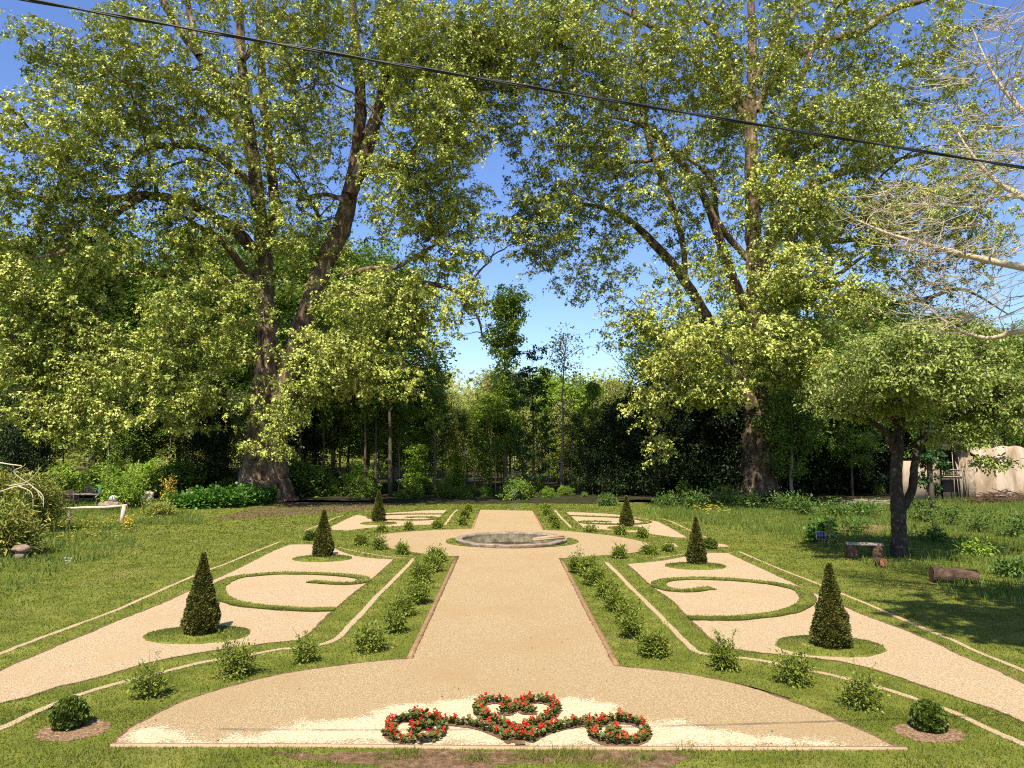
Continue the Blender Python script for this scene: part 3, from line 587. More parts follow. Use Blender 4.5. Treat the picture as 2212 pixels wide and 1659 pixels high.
RB = [
 ('low dark rose bush nearest the left box ball', 1, 770, 1302, 210, 170, 1.0, 3), ('wide straggly rose bush in front of the near left yew cone', 1, 1225, 1185, 250, 200, 1.1, 4), ('small rose bush with tall thin shoots at the corner of the left border line', 1, 1620, 1103, 160, 130, .9, 3),
 ('rounded rose bush nearest the camera in the left row along the path', 2, 745, 1112, 240, 170, 1.5, 0), ('second rose bush from the near end of the left row', 2, 905, 990, 190, 160, 1.0, 2), ('third rose bush from the near end of the left row', 2, 965, 880, 190, 150, 1.2, 0),
 ('fourth rose bush from the near end of the left row', 2, 1060, 800, 190, 150, 1.2, 0), ('fifth rose bush from the near end of the left row', 2, 1085, 665, 180, 150, 1.2, 1), ('sixth rose bush from the near end of the left row', 2, 1150, 590, 170, 130, 1.2, 1), ('farthest rose bush of the left row, beside the gravel circle', 2, 1185, 520, 150, 85, 1.2, 2),
 ('rounded rose bush nearest the camera in the right row along the path', 3, 1065, 1278, 260, 190, 1.5, 2), ('second rose bush from the near end of the right row', 3, 900, 1145, 200, 200, 1.2, 0), ('third rose bush from the near end of the right row', 3, 880, 1040, 220, 170, 1.3, 0), ('fourth rose bush from the near end of the right row', 3, 790, 940, 220, 160, 1.3, 0),
 ('fifth rose bush from the near end of the right row', 3, 730, 850, 200, 150, 1.3, 0), ('sixth rose bush from the near end of the right row', 3, 630, 755, 200, 150, 1.2, 0), ('seventh rose bush from the near end of the right row', 3, 600, 690, 190, 140, 1.2, 2), ('farthest rose bush of the right row, beside the gravel circle', 3, 495, 660, 130, 150, 1.0, 2),
 ('very dark glossy rose bush with reddish upright shoots at the right border corner', 3, 1590, 1372, 230, 240, 1.5, 4), ('pale straggly rose bush in front of the near right yew cone', 4, 335, 1225, 230, 165, 1.1, 3), ('loose olive rose bush left of the right box ball', 4, 700, 1352, 230, 190, 1.1, 3),
 ('bright green rose bush left of the gravel circle', 9, 745, 607, 170, 120, 1.3, 1), ('thin leggy rose bush at the left end of the gravel circle', 9, 945, 655, 190, 160, .7, 4), ('rounded rose bush with a tall bare shoot, left of the gravel circle front', 9, 1190, 702, 180, 110, 1.1, 3),
 ('small rose bush in front of the farthest left yew cone', 9, 975, 458, 130, 70, .9, 1), ('small rose bush in the far left border, right of the yew cone', 9, 1265, 437, 130, 80, .9, 2), ('small rose bush at the inner corner of the far left bed', 9, 1580, 422, 130, 80, 1.1, 0),
 ('rose bush at the near end of the far left row beyond the pond', 9, 1850, 380, 90, 90, 1.3, 0), ('rose bush in the middle of the far left row beyond the pond', 9, 1880, 310, 110, 90, 1.3, 0), ('rose bush at the far end of the far left row beyond the pond', 9, 1920, 240, 80, 85, 1.2, 0),
 ('leafless-looking thin rose bush in the far right border', 10, 840, 368, 120, 60, .5, 4), ('small pale rose bush in front of the farthest right yew cone', 10, 1095, 392, 130, 75, 1.0, 2), ('leaning rose bush right of the farthest right yew cone', 10, 1290, 418, 140, 75, .9, 4),
 ('rose bush at the right front of the gravel circle', 10, 1085, 598, 150, 110, 1.1, 2), ('rose bush at the right end of the gravel circle', 10, 1345, 562, 160, 75, 1.1, 2), ('low rose bush beside a scrap of gravel right of the circle', 10, 1508, 538, 130, 65, 1.1, 1),
 ('rose bush at the near end of the far right row beyond the pond', 10, 530, 335, 70, 75, 1.2, 0), ('second rose bush of the far right row beyond the pond', 10, 500, 285, 90, 80, 1.2, 0), ('third rose bush of the far right row beyond the pond', 10, 455, 225, 90, 70, 1.2, 0), ('rose bush at the far end of the far right row beyond the pond', 10, 440, 172, 90, 45, 1.2, 0)]
for q in RB: px_bush(*q)
for lab, i, x, y, wz, hz in (('low clipped dark shrub left of the middle left yew cone', 9, 185, 553, 140, 85), ('low clipped dark shrub right of the middle right yew cone', 10, 1880, 517, 110, 78)):
    b_ = GQ(i, x, y); s = ZT[i][2]; b_.y += .3
    topiary('dark_shrub', lab, 'shrub', b_, wz * s / F_PX * b_.y, hz * s / F_PX * b_.y, M['box'], BALL, 1800, .09, 'oval', 'low dark shrubs beside the yew cones', .75)

# ------------------------------------------------------------------ red begonia scroll
heart = lambda L_: trace([5] + L_, n=5)
lines = [('left ring', [(395, 402), (480, 405), (560, 440), (585, 490), (545, 530), (460, 555), (370, 560), (280, 540), (225, 500), (235, 450), (300, 410), (395, 402)]),
         ('left ring', [(400, 475), (470, 455), (530, 470)]), ('left ring', [(395, 470), (400, 520)]),
         ('right ring', [(1768, 412), (1680, 415), (1605, 455), (1590, 500), (1640, 545), (1760, 562), (1870, 555), (1940, 520), (1935, 465), (1870, 425), (1768, 412)]),
         ('right ring', [(1750, 480), (1690, 500), (1760, 525), (1830, 530)]),
         ('left swoop', [(500, 425), (600, 425), (700, 432), (800, 445), (900, 475), (980, 510), (1050, 550)]), ('right swoop', [(1160, 545), (1250, 495), (1350, 462), (1460, 440), (1560, 425), (1660, 418)]),
         ('left loop of the heart', [(1060, 500), (990, 440), (900, 405), (835, 370), (825, 320), (870, 290), (950, 282), (1020, 300), (1055, 335), (1020, 360), (965, 350)]),
         ('right loop of the heart', [(1120, 500), (1190, 440), (1270, 405), (1330, 365), (1340, 320), (1290, 290), (1210, 278), (1130, 295), (1105, 330), (1150, 355), (1210, 350)]),
         ('pointed foot of the heart', [(1060, 480), (1090, 530), (1105, 565)]), ('pointed foot of the heart', [(1130, 470), (1130, 520)])]
PR_ = []
def begonia_proto():
    r = thing('begonia', 'begonia', 'flower', (0, 0, 0), 'begonias planted in the scroll')
    n = 16; a = rng.uniform(0, 6.28, n); rad = rng.uniform(.01, .05, n); p = np.stack([np.cos(a) * rad, np.sin(a) * rad, rng.uniform(.02, .10, n)], 1)
    d = np.stack([np.cos(a), np.sin(a), rng.uniform(.1, 1.0, n)], 1); V, Fc = leaves(p, d, norm(rnd(n) * .5 + [0, -.2, 1]), rng.uniform(.05, .085, n), 'round'); link('leaves', mesh('leaves', V, Fc, M['bego']), r)
    for q in range((1, 0, 2, 1, 0, 0, 2)[len(PR_)]):
        c = np.array([random.uniform(-.04, .04), random.uniform(-.04, .04), random.uniform(.12, .17)]); k = 10
        p = c + rnd(k) * [.02, .02, .03]; V, Fc = leaves(p, rnd(k) + [0, 0, .3], rnd(k), rng.uniform(.02, .034, k), 'round'); link('bloom', mesh('bloom', V, Fc, M['red']), r)
    mb = MB(); mb.tube([(0, 0, -.01), (0, 0, .06), (.005, 0, .12)], [.006, .005, .004], 5); mb.obj('stem', M['stem'], r)
    return r
for _ in range(7): PR_.append(begonia_proto())
protos = PR_; used = [False] * 7
soil_mb = 0
for lab, L_ in lines:
    pts = trace([5] + L_, n=5); pts = [gp(*Q(5, 0, 0), 0) * 0 + p for p in pts]
    Lr = ribbon([p + Vector((0, -.05, 0)) for p in pts], .14, .01)
    if len(L_) > 2: sheet('planting_soil', Lr, M['soil'], .011 + .0015 * soil_mb); soil_mb += 1
    dist = 0; last = None; nxt = 0
    for a_, b_ in zip(pts, pts[1:]):
        seg = (b_ - a_).length
        while nxt <= dist + seg:
            q = a_.lerp(b_, (nxt - dist) / max(seg, 1e-6)); k = random.randrange(7)
            for off in (-.03, .03):
                t_ = (b_ - a_).normalized(); nn = Vector((-t_.y, t_.x, 0)); q2 = q + nn * (off + random.uniform(-.02, .02)) + t_ * random.uniform(-.02, .02); q2.z = .012; k = random.randrange(7)
                lb = 'small red-flowered begonia in the ' + lab
                if not used[k]: o = protos[k]; used[k] = True; o.location = q2; o['label'] = lb
                else: o = dup(protos[k], q2, random.uniform(0, 6.28), random.uniform(.6, .85), lb)
            nxt += .115
        dist += seg

# ------------------------------------------------------------------ overhead cable
def cable(name, du, dv, r, label):
    p0, p1, p2 = at(-260 + du, -58 + dv, 5.95), at(1106, 181 + dv, 6.4), at(2500, 408 + dv, 7.3)
    P = [p0 * (1 - t) ** 2 + 2 * t * (1 - t) * (2 * p1 - .5 * p0 - .5 * p2) + p2 * t * t for t in [i / 39 for i in range(40)]]
    r_ = thing(name, label, 'cable', P[0])
    for k, nm in ((0, 'strand'), (1, 'strand')):
        mb = MB(); mb.tube([Vector(p) - P[0] + Vector((0, math.cos(i * .35 + k * math.pi) * r * .9, math.sin(i * .35 + k * math.pi) * r * .9)) for i, p in enumerate(catmull(P, 3))], r, 7); mb.obj(nm, M['wire'], r_, True)
cable('overhead_cable', 0, 0, .0088, 'black twisted twin cable strung across the sky in front of the trees')

# ------------------------------------------------------------------ big plane trees
def resample(pts, rr, step):
    out, ro = [], []
    P = catmull(pts, 6); n = len(P); R_ = np.interp(np.linspace(0, 1, n), np.linspace(0, 1, len(rr)), rr)
    for i in range(n - 1):
        L = (P[i + 1] - P[i]).length; k = max(1, int(L / step))
        for j in range(k): out.append(P[i].lerp(P[i + 1], j / k)); ro.append(R_[i] * (1 - j / k) + R_[i + 1] * j / k)
    out.append(P[-1]); ro.append(R_[-1]); return out, ro
def big_tree(name, label, cat, base, limbs, lobes, nleaf, leafsize, lm, bark, tw, twl=(.5, 1.1), droop=.7, ntw=4, extra=0, leafkind='plane', group=None, sunw=.35, clmul=1.0, noise=True, ext_r=(8, 14), ext_h=(.3, .9), H=30, flare=None):
    root = thing(name, label, cat, base, group); B = np.array(base)
    NP, NR = [], []; tb = MB(); lb = MB()
    for k, (pts, rr) in enumerate(limbs):
        P, ro = resample(pts, rr, .5)
        m_ = (tb if k == 0 else lb)
        Pn = np.array([tuple(p) for p in P]); jit = rng.normal(size=Pn.shape) * np.minimum(.06, np.array(ro) * .06)[:, None]; jit[:2] = 0; Pn = Pn + jit
        ns = 20 if ro[0] > .5 else 9
        v, f = tubes(Pn[None], np.array(ro)[None], ns)
        if ro[0] > .5:   # buttresses and bosses on thick wood
            cen = np.repeat(Pn, ns, 0); dv = v - cen; a = np.arctan2(dv[:, 1], dv[:, 0]); zz = v[:, 2]
            fl = 1 + .07 * np.sin(a * 3 + zz * .5) + .05 * np.sin(a * 7 + zz * 1.1) + .18 * np.exp(-np.clip(zz - B[2], 0, 9) / 1.4) * np.abs(np.sin(a * 2.5 + 1))
            v = cen + dv * fl[:, None]
        m_.add(v - B, f); NP.append(Pn); NR.append(np.array(ro))
    for _ in range(extra):   # limbs growing toward and away from the viewer
        j = rng.integers(0, len(limbs)); src = NP[j]; i = int(len(src) * rng.uniform(.35, .98)); p = src[i]; a = rng.uniform(0, 2 * np.pi); L = rng.uniform(*ext_r)
        d = np.array([math.cos(a) * .6, math.sin(a), 0.]); q = [p, p + d * L * .3 + [0, 0, L * .25], p + d * L * .65 + [0, 0, L * .38], p + d * L + [0, 0, L * .3]]
        r0 = min(NR[j][i] * .6, .16); P, ro = resample([Vector(x) for x in q], [r0, r0 * .7, r0 * .4, .03], .5)
        Pn = np.array([tuple(x) for x in P]) + rng.normal(size=(len(P), 3)) * .05; v, f = tubes(Pn[None], np.array(ro)[None], 7); lb.add(v - B, f); NP.append(Pn); NR.append(np.array(ro))
    tb.obj('trunk', bark, root, True)
    NPa = np.concatenate(NP); NRa = np.concatenate(NR)
    C = []
    for lo in lobes:
        if len(lo) == 3: C.append(np.array(lo[0]) + rnd(lo[2]) * (rng.random(lo[2]) ** .4)[:, None] * np.array(lo[1])); continue
        u, v, ru, rv, Y, dY, wgt = lo; n = int(wgt * clmul); c = np.array(tuple(at(u, v, Y))); sc = Y / F_PX
        q = rnd(n) * (rng.random(n) ** .42)[:, None] * np.array([ru * sc, dY, rv * sc])
        C.append(c + q)
    C = np.concatenate(C)
    if noise:
        f = np.sin(C[:, 0] * .9 + 2 * np.sin(C[:, 2] * .5)) * np.sin(C[:, 2] * .95 + C[:, 1] * .6) + .5 * np.sin(C[:, 1] * 1.3 + C[:, 0] * .4)
        f2 = np.sin(C[:, 0] * 2.9 + 2 * np.sin(C[:, 2] * 1.3)) * np.sin(C[:, 2] * 3.1 + C[:, 1] * 1.7)
        C = C[f + .6 * f2 + rng.normal(size=len(C)) * .3 > -.32]
    C = C[C[:, 2] > 1.2]
    if group:   # the boles and leaders stay mostly free of foliage
        for k in range(3):
            Z = NP[k]; o_ = np.argsort(Z[:, 2]); xx = np.interp(C[:, 2], Z[o_, 2], Z[o_, 0]); yy = np.interp(C[:, 2], Z[o_, 2], Z[o_, 1])
            sx_ = xx * C[:, 1] / yy
            C = C[~((np.abs(C[:, 0] - sx_) < 1.25) & (C[:, 1] < yy + .5) & (C[:, 2] < Z[:, 2].max()) & (C[:, 2] > Z[:, 2].min()) & (rng.random(len(C)) < .5))]
    d0 = np.array([np.min(np.sum((NPa - c) ** 2, 1)) for c in C]); C = C[np.argsort(d0)]
    cap = len(NPa) + len(C) * 5; PP = np.zeros((cap, 3)); RR = np.zeros(cap); PP[:len(NPa)] = NPa; RR[:len(NPa)] = NRa; n = len(NPa)
    BP = np.zeros((len(C), 7, 3)); BR = np.zeros((len(C), 7)); tt = np.linspace(0, 1, 7)
    for k, c in enumerate(C):
        dd = PP[:n] - c; cost = np.sqrt((dd ** 2).sum(1)) + .25 * np.abs(dd[:, 2]) - .0 * RR[:n]; i = int(np.argmin(cost)); p0 = PP[i]; L = np.linalg.norm(c - p0)
        mid = (p0 + c) / 2 + np.array([0, 0, .22 * L]) + rng.normal(size=3) * .12 * L
        P = ((1 - tt) ** 2)[:, None] * p0 + (2 * tt * (1 - tt))[:, None] * mid + (tt ** 2)[:, None] * c
        P[1:-1] += rng.normal(size=(5, 3)) * .03 * L
        r0 = min(RR[i] * .7, .02 + .016 * L); r1 = max(.010, r0 * .35); BP[k] = P; BR[k] = np.linspace(max(r0, r1), r1, 7)
        PP[n:n + 5] = P[2:]; RR[n:n + 5] = BR[k, 2:]; n += 5
    v, f = tubes(BP, BR, 5); lb.add(v - B, f); lb.obj('limbs', bark, root, True)
    # drooping twigs with leaves
    T = len(C) * ntw; st = np.repeat(C, ntw, 0); a = rng.uniform(0, 2 * np.pi, T); dr = np.stack([np.cos(a), np.sin(a), rng.uniform(-.1, .5, T)], 1); L = rng.uniform(*twl, T)[:, None]
    dz = np.array([0, 0, 1.]); P = np.stack([st, st + dr * .4 * L, st + dr * .75 * L - dz * .15 * L * droop, st + dr * .95 * L - dz * .65 * L * droop], 1)
    v, f = tubes(P, np.broadcast_to(np.array([.011, .008, .006, .003]) * (1 if tw != M['paletwig'] else .9), (T, 4)), 3); tm = mesh('twigs', v - B, f, tw); link('twigs', tm, root)
    N = T * nleaf
    if N:
        i = np.repeat(np.arange(T), nleaf); t = rng.uniform(.15, 1, N) * 3; j = np.minimum(t.astype(int), 2); fr = (t - j)[:, None]
        p = P[i, j] * (1 - fr) + P[i, j + 1] * fr; tg = norm(P[i, j + 1] - P[i, j]); p = p + rng.normal(size=(N, 3)) * (.09 if leafsize < .2 else .085)
        d = norm(tg * .5 + rnd(N) * .8 + [0, 0, -.45]); nr = norm(rnd(N) * .55 + [0, 0, .75] + np.array(SUNV) * sunw + dr[i] * .3)
        v, f = leaves(p, d, nr, leafsize * rng.uniform(.55, 1.3, N), leafkind); link('crown', mesh('crown', v - B, f, lm), root)
    return root
def PL(Y0, Y1, *pts):  # traced limb: depth runs from Y0 to Y1
    n = len(pts); return [at(u, v, Y0 + (Y1 - Y0) * i / (n - 1)) for i, (u, v) in enumerate(pts)]
YL, YR = 57, 60
baseL = gp(568, 1082)
YL = baseL.y
limL = [(PL(YL, YL, (568, 1092), (568, 1060), (572, 1000), (578, 930), (581, 860), (578, 760), (572, 660), (570, 590), (572, 545)), [2.2, 1.95, 1.6, 1.42, 1.15, .82, .70, .66, .6]),
        (PL(YL, YL + 1, (573, 560), (562, 480), (552, 390), (540, 300), (528, 200), (520, 100), (515, 0), (505, -100), (498, -160)), [.58, .55, .53, .46, .4, .34, .3, .2, .1]),
        (PL(YL, YL - 2, (600, 900), (620, 800), (648, 710), (675, 640), (705, 565), (735, 500), (755, 420), (770, 330), (780, 230), (772, 120), (760, 0), (755, -90), (748, -150)), [.8, .78, .72, .68, .70, .74, .6, .5, .42, .36, .3, .2, .1]),
        (PL(YL - 2, YL - 3, (758, 420), (790, 330), (815, 250), (838, 160), (838, 60), (842, -40), (850, -120)), [.5, .5, .45, .42, .38, .3, .1]),
        (PL(YL - 2, YL, (800, 300), (828, 220), (860, 150), (880, 60), (890, -80)), [.35, .32, .28, .22, .1]),
        (PL(YL, YL + 2, (560, 560), (590, 480), (588, 380), (575, 280), (565, 150), (560, 0), (555, -180)), [.5, .45, .4, .36, .32, .28, .1]),
        (PL(YL, YL - 9, (545, 540), (500, 495), (430, 450), (370, 428), (310, 422), (260, 428), (190, 432), (90, 425), (0, 410)), [.42, .38, .34, .32, .3, .26, .2, .13, .06]),
        (PL(YL - 5, YL - 10, (310, 424), (260, 455), (215, 495), (165, 525), (130, 545), (60, 560)), [.26, .24, .2, .16, .12, .05]),
        (PL(YL, YL - 6, (560, 640), (520, 575), (480, 520), (430, 490), (400, 470)), [.34, .3, .26, .18, .1]),
        (PL(YL, YL - 5, (545, 400), (510, 370), (440, 320), (380, 315), (320, 318), (285, 340), (262, 355), (230, 350)), [.34, .3, .28, .24, .22, .18, .14, .06]),
        (PL(YL, YL - 3, (535, 290), (480, 240), (420, 200), (370, 170), (310, 155), (250, 160)), [.34, .3, .26, .22, .15, .06]),
        (PL(YL, YL - 2, (530, 220), (455, 150), (415, 100), (385, 60), (350, 0), (300, -100)), [.38, .36, .33, .3, .25, .1]),
        (PL(YL - 1, YL, (430, 120), (418, 60), (405, 0), (400, -120)), [.28, .25, .22, .1]),
        (PL(YL, YL + 2, (522, 130), (560, 90), (600, 40), (640, -40)), [.3, .25, .2, .1]),
        (PL(YL, YL - 6, (560, 620), (500, 610), (440, 600), (380, 600), (310, 590), (200, 600)), [.3, .26, .22, .18, .13, .05]),
        (PL(YL - 1, YL - 4, (730, 600), (800, 580), (850, 580), (920, 540), (960, 520)), [.25, .2, .16, .12, .05]),
        (PL(YL - 1, YL - 6, (690, 650), (780, 630), (850, 620), (920, 612), (990, 632), (1030, 680), (1045, 740)), [.3, .27, .24, .2, .16, .1, .04]),
        (PL(YL - 2, YL - 6, (770, 380), (820, 362), (870, 352), (915, 300), (970, 262), (1040, 240)), [.32, .3, .26, .2, .14, .05]),
        (PL(YL - 2, YL - 5, (790, 290), (830, 215), (880, 190), (940, 180), (1000, 150), (1060, 140)), [.3, .28, .24, .18, .12, .05]),
        (PL(YL - 2, YL, (760, 440), (700, 420), (640, 440), (690, 470), (640, 380), (600, 330)), [.2, .16, .12, .1, .08, .05])]
lobL = [(150, 330, 170, 170, 48, 5, 210), (320, 170, 190, 150, 50, 6, 230), (50, 560, 130, 190, 49, 4, 150), (260, 520, 210, 110, 50, 4, 110), (110, 720, 180, 120, 50, 3.5, 140), (300, 800, 200, 110, 50, 3.5, 120),
        (460, 690, 140, 120, 50, 4, 110), (450, 420, 150, 140, 52, 6, 110), (600, 250, 140, 160, 52, 6, 130), (660, 60, 230, 110, 52, 6, 190), (880, 120, 150, 130, 51, 6, 190), (960, 270, 120, 120, 50, 5, 110), (1010, 90, 110, 120, 52, 5, 100),
        (900, 400, 130, 130, 52, 6, 120), (970, 500, 110, 150, 53, 4, 100), (640, 520, 130, 120, 54, 5, 70), (800, 650, 150, 80, 51, 4, 90), (700, 780, 150, 90, 50, 3.5, 110), (820, 800, 110, 70, 50, 3, 45), (600, 880, 80, 70, 50, 3, 42), (590, 960, 60, 35, 50.5, 2, 14),
        (400, 880, 160, 60, 50, 3, 45), (930, 690, 80, 70, 51, 3, 30), (1010, 640, 45, 40, 51, 2, 14), (150, 900, 150, 70, 49, 3, 45), (0, 830, 100, 90, 48, 3, 45), (120, 120, 70, 80, 50, 4, 45), (400, -60, 350, 80, 52, 6, 90), (780, -60, 200, 80, 52, 6, 50), (620, 330, 380, 260, 63, 5, 210), (1020, 180, 110, 180, 55, 4, 110)]
big_tree('plane_tree', 'huge old plane tree at left with swollen trunk and two tall leaders', 'tree', baseL, limL, lobL, 16, .20, M['plane'], M['bark'], M['twig'], ntw=3, extra=26, group='giant plane trees behind the garden', twl=(.4, 1.25), droop=.9, clmul=3.5)
baseR = gp(1638, 1068); YR = baseR.y
limR = [(PL(YR, YR, (1638, 1080), (1638, 1050), (1637, 980), (1636, 900), (1635, 800), (1632, 700), (1630, 600), (1628, 500), (1625, 400), (1621, 300), (1624, 200), (1625, 100), (1622, 0), (1620, -90), (1620, -160)), [2.0, 1.75, 1.5, 1.3, .95, .78, .7, .67, .62, .55, .45, .38, .3, .2, .1]),
        (PL(YR - 1, YR - 3, (1625, 880), (1600, 835), (1576, 800), (1553, 750), (1531, 700), (1506, 650), (1460, 580), (1406, 520), (1370, 485), (1320, 455), (1250, 440), (1180, 440)), [.65, .68, .72, .6, .5, .44, .4, .34, .28, .2, .14, .06]),
        (PL(YR, YR - 2, (1628, 700), (1590, 620), (1556, 525), (1531, 450), (1496, 380), (1431, 310), (1376, 265), (1300, 250)), [.5, .48, .42, .36, .32, .28, .22, .08]),
        (PL(YR, YR - 2, (1622, 300), (1591, 230), (1536, 175), (1486, 110), (1431, 70), (1376, 40), (1300, 0)), [.42, .4, .36, .34, .28, .22, .12]),
        (PL(YR, YR, (1623, 260), (1596, 210), (1566, 125), (1541, 60), (1501, 25), (1460, -60)), [.34, .32, .28, .24, .2, .1]),
        (PL(YR, YR - 3, (1635, 240), (1666, 175), (1756, 100), (1856, 70), (1931, 20), (1981, 5), (2060, -20)), [.45, .42, .38, .34, .3, .24, .12]),
        (PL(YR, YR, (1632, 180), (1660, 110), (1700, 50), (1732, 0), (1760, -80)), [.34, .3, .26, .22, .1]),
        (PL(YR, YR - 3, (1640, 600), (1671, 510), (1706, 450), (1756, 400), (1831, 370), (1916, 350), (2000, 330)), [.6, .55, .45, .36, .28, .2, .08]),
        (PL(YR, YR - 5, (1640, 640), (1716, 540), (1806, 520), (1906, 515), (2000, 500), (2080, 470)), [.34, .3, .25, .2, .14, .05]),
        (PL(YR, YR + 2, (1640, 700), (1716, 650), (1800, 600), (1856, 560), (1900, 530)), [.3, .28, .22, .15, .06]),
        (PL(YR, YR + 3, (1640, 680), (1740, 640), (1800, 615), (1850, 622), (1920, 655), (2000, 645), (2080, 625), (2180, 680)), [.32, .28, .25, .22, .22, .2, .15, .05]),
        (PL(YR, YR - 3, (1640, 450), (1700, 300), (1715, 230), (1745, 130), (1790, 60), (1850, 20)), [.36, .34, .3, .25, .18, .08]),
        (PL(YR, YR + 1, (1615, 560), (1550, 480), (1540, 400), (1480, 340), (1380, 350), (1250, 350), (1200, 300)), [.3, .3, .26, .2, .16, .1, .05]),
        (PL(YR, YR + 1, (1480, 620), (1470, 500), (1400, 300), (1390, 180), (1370, 100), (1372, 50), (1376, -80)), [.25, .28, .26, .24, .2, .18, .08]),
        (PL(YR, YR - 5, (1600, 850), (1540, 800), (1480, 790), (1420, 800), (1370, 830)), [.2, .17, .13, .08, .04]),
        (PL(YR, YR - 5, (1640, 820), (1700, 790), (1760, 800), (1800, 820)), [.2, .16, .12, .05])]
lobR = [(1200, 90, 170, 110, 52, 6, 130), (1450, 110, 200, 130, 54, 6, 180), (1700, 90, 180, 120, 55, 6, 130), (1950, 120, 180, 130, 57, 6, 110), (1230, 300, 140, 120, 54, 5, 75), (1350, 380, 190, 120, 56, 5, 110), (1200, 470, 110, 110, 56, 4, 60),
        (1280, 560, 120, 110, 57, 4, 60), (1560, 330, 150, 130, 55, 5, 90), (1800, 280, 160, 120, 53, 5, 170), (2000, 380, 180, 150, 56, 6, 110), (1680, 440, 130, 100, 50, 4, 130), (1850, 480, 170, 100, 52, 5, 130), (1650, 600, 150, 90, 49, 4, 150),
        (1780, 660, 110, 80, 50, 4, 90), (1500, 560, 110, 130, 57, 4, 60), (1430, 700, 90, 80, 55, 4, 45), (1600, 740, 170, 70, 47, 4, 140), (1470, 820, 100, 65, 49, 3, 50), (1740, 800, 110, 60, 48, 3, 70), (1560, 850, 100, 45, 47, 3, 30), (1400, 880, 50, 50, 52, 2, 12), (1420, 960, 25, 40, 52, 1.5, 5),
        (2000, 590, 170, 70, 62, 4, 50), (1330, 700, 60, 60, 58, 3, 14), (1560, -60, 300, 80, 54, 6, 80), (1950, -60, 250, 80, 55, 6, 60), (1100, 180, 60, 160, 53, 4, 50), (1150, 460, 90, 150, 57, 3, 50), (1330, 200, 140, 110, 54, 5, 90), (1600, 200, 130, 110, 53, 5, 80), (2100, 480, 110, 90, 58, 4, 60), (1600, 330, 400, 260, 66, 4, 210), (1180, 60, 120, 100, 55, 5, 80), (2100, 250, 120, 200, 64, 5, 60)]
big_tree('plane_tree', 'huge old plane tree at right with vine-wrapped trunk before dark evergreens', 'tree', baseR, limR, lobR, 16, .20, M['plane'], M['bark'], M['twig'], ntw=3, extra=26, group='giant plane trees behind the garden', twl=(.4, 1.25), droop=.9, clmul=3.5)
# creeper stems on the right plane
rt = thing('climbing_vine', 'bare woody vine stems wrapped round the right plane trunk', 'vine', baseR)
for k in range(9):
    a0 = random.uniform(-2.6, -.4); tw_ = random.uniform(-.35, .35); top = random.uniform(3, 9); mb = MB(); P = []
    for i in range(26):
        z = top * i / 25; rr = np.interp(z, [0, 1.2, 4, 7, 10], [2.0, 1.68, 1.5, 1.34, 1.15]) + .05; a = a0 + tw_ * math.sin(z * .9 + k) + .12 * math.sin(z * 2.3 + k * 2)
        P.append((math.cos(a) * rr, math.sin(a) * rr, z))
    mb.tube(P, np.linspace(.07, .02, 26), 6); mb.obj('vine_stem', M['bark'], rt, True)

# ------------------------------------------------------------------ small tree with bench, right
baseS = gp(1943, 1203); YS = baseS.y
limS = [(PL(YS, YS, (1943, 1212), (1942, 1150), (1940, 1100), (1936, 1040), (1940, 960), (1946, 900), (1950, 850), (1945, 780), (1940, 720)), [.34, .27, .26, .22, .2, .17, .13, .08, .03]),
        (PL(YS, YS + .3, (1945, 1105), (1957, 1085), (1970, 1058), (1974, 1014), (1981, 978), (1994, 923), (2010, 860), (2040, 780)), [.16, .16, .15, .14, .13, .11, .08, .03]),
        (PL(YS, YS - 1, (1938, 985), (1926, 957), (1918, 940), (1897, 920), (1879, 909), (1840, 895), (1790, 880)), [.15, .14, .13, .11, .1, .07, .03]),
        (PL(YS, YS - 1.5, (1985, 960), (2020, 930), (2060, 900), (2110, 880), (2170, 850)), [.1, .09, .08, .06, .03]),
        (PL(YS, YS - 1, (2000, 935), (2060, 960), (2105, 985), (2140, 1000), (2190, 1010)), [.07, .06, .05, .035, .02]),
        (PL(YS, YS + 1, (1944, 930), (1900, 850), (1860, 790), (1830, 750)), [.11, .09, .06, .03]), (PL(YS, YS + 1, (1948, 900), (1990, 820), (2020, 760), (2060, 710)), [.11, .09, .06, .03])]
lobS = [(1850, 840, 100, 70, YS - 1, 1.8, 85), (1960, 800, 130, 90, YS, 2, 120), (1940, 880, 130, 40, YS - .5, 1.8, 60), (2090, 830, 120, 90, YS, 2, 120), (2170, 880, 90, 70, YS - 1, 1.6, 70), (2010, 740, 130, 50, YS, 1.8, 75), (2120, 760, 120, 50, YS, 1.6, 60), (1890, 760, 60, 50, YS, 1.5, 35), (2060, 940, 100, 30, YS - 1, 1, 22), (2145, 1000, 40, 12, YS - 1, .4, 9), (1800, 880, 50, 30, YS - 1, 1, 14), (1900, 800, 110, 60, YS - 3.6, 1.3, 60), (2040, 820, 130, 60, YS - 3.6, 1.3, 75), (1980, 740, 110, 50, YS - 3, 1.3, 50)]
big_tree('small_tree', 'small forked fruit tree with lichened trunk beside the log bench', 'tree', baseS, limS, lobS, 11, .135, M['apple'], M['patchbark'], M['twig'], twl=(.25, .6), droop=.5, ntw=5, leafkind='oval', noise=False)
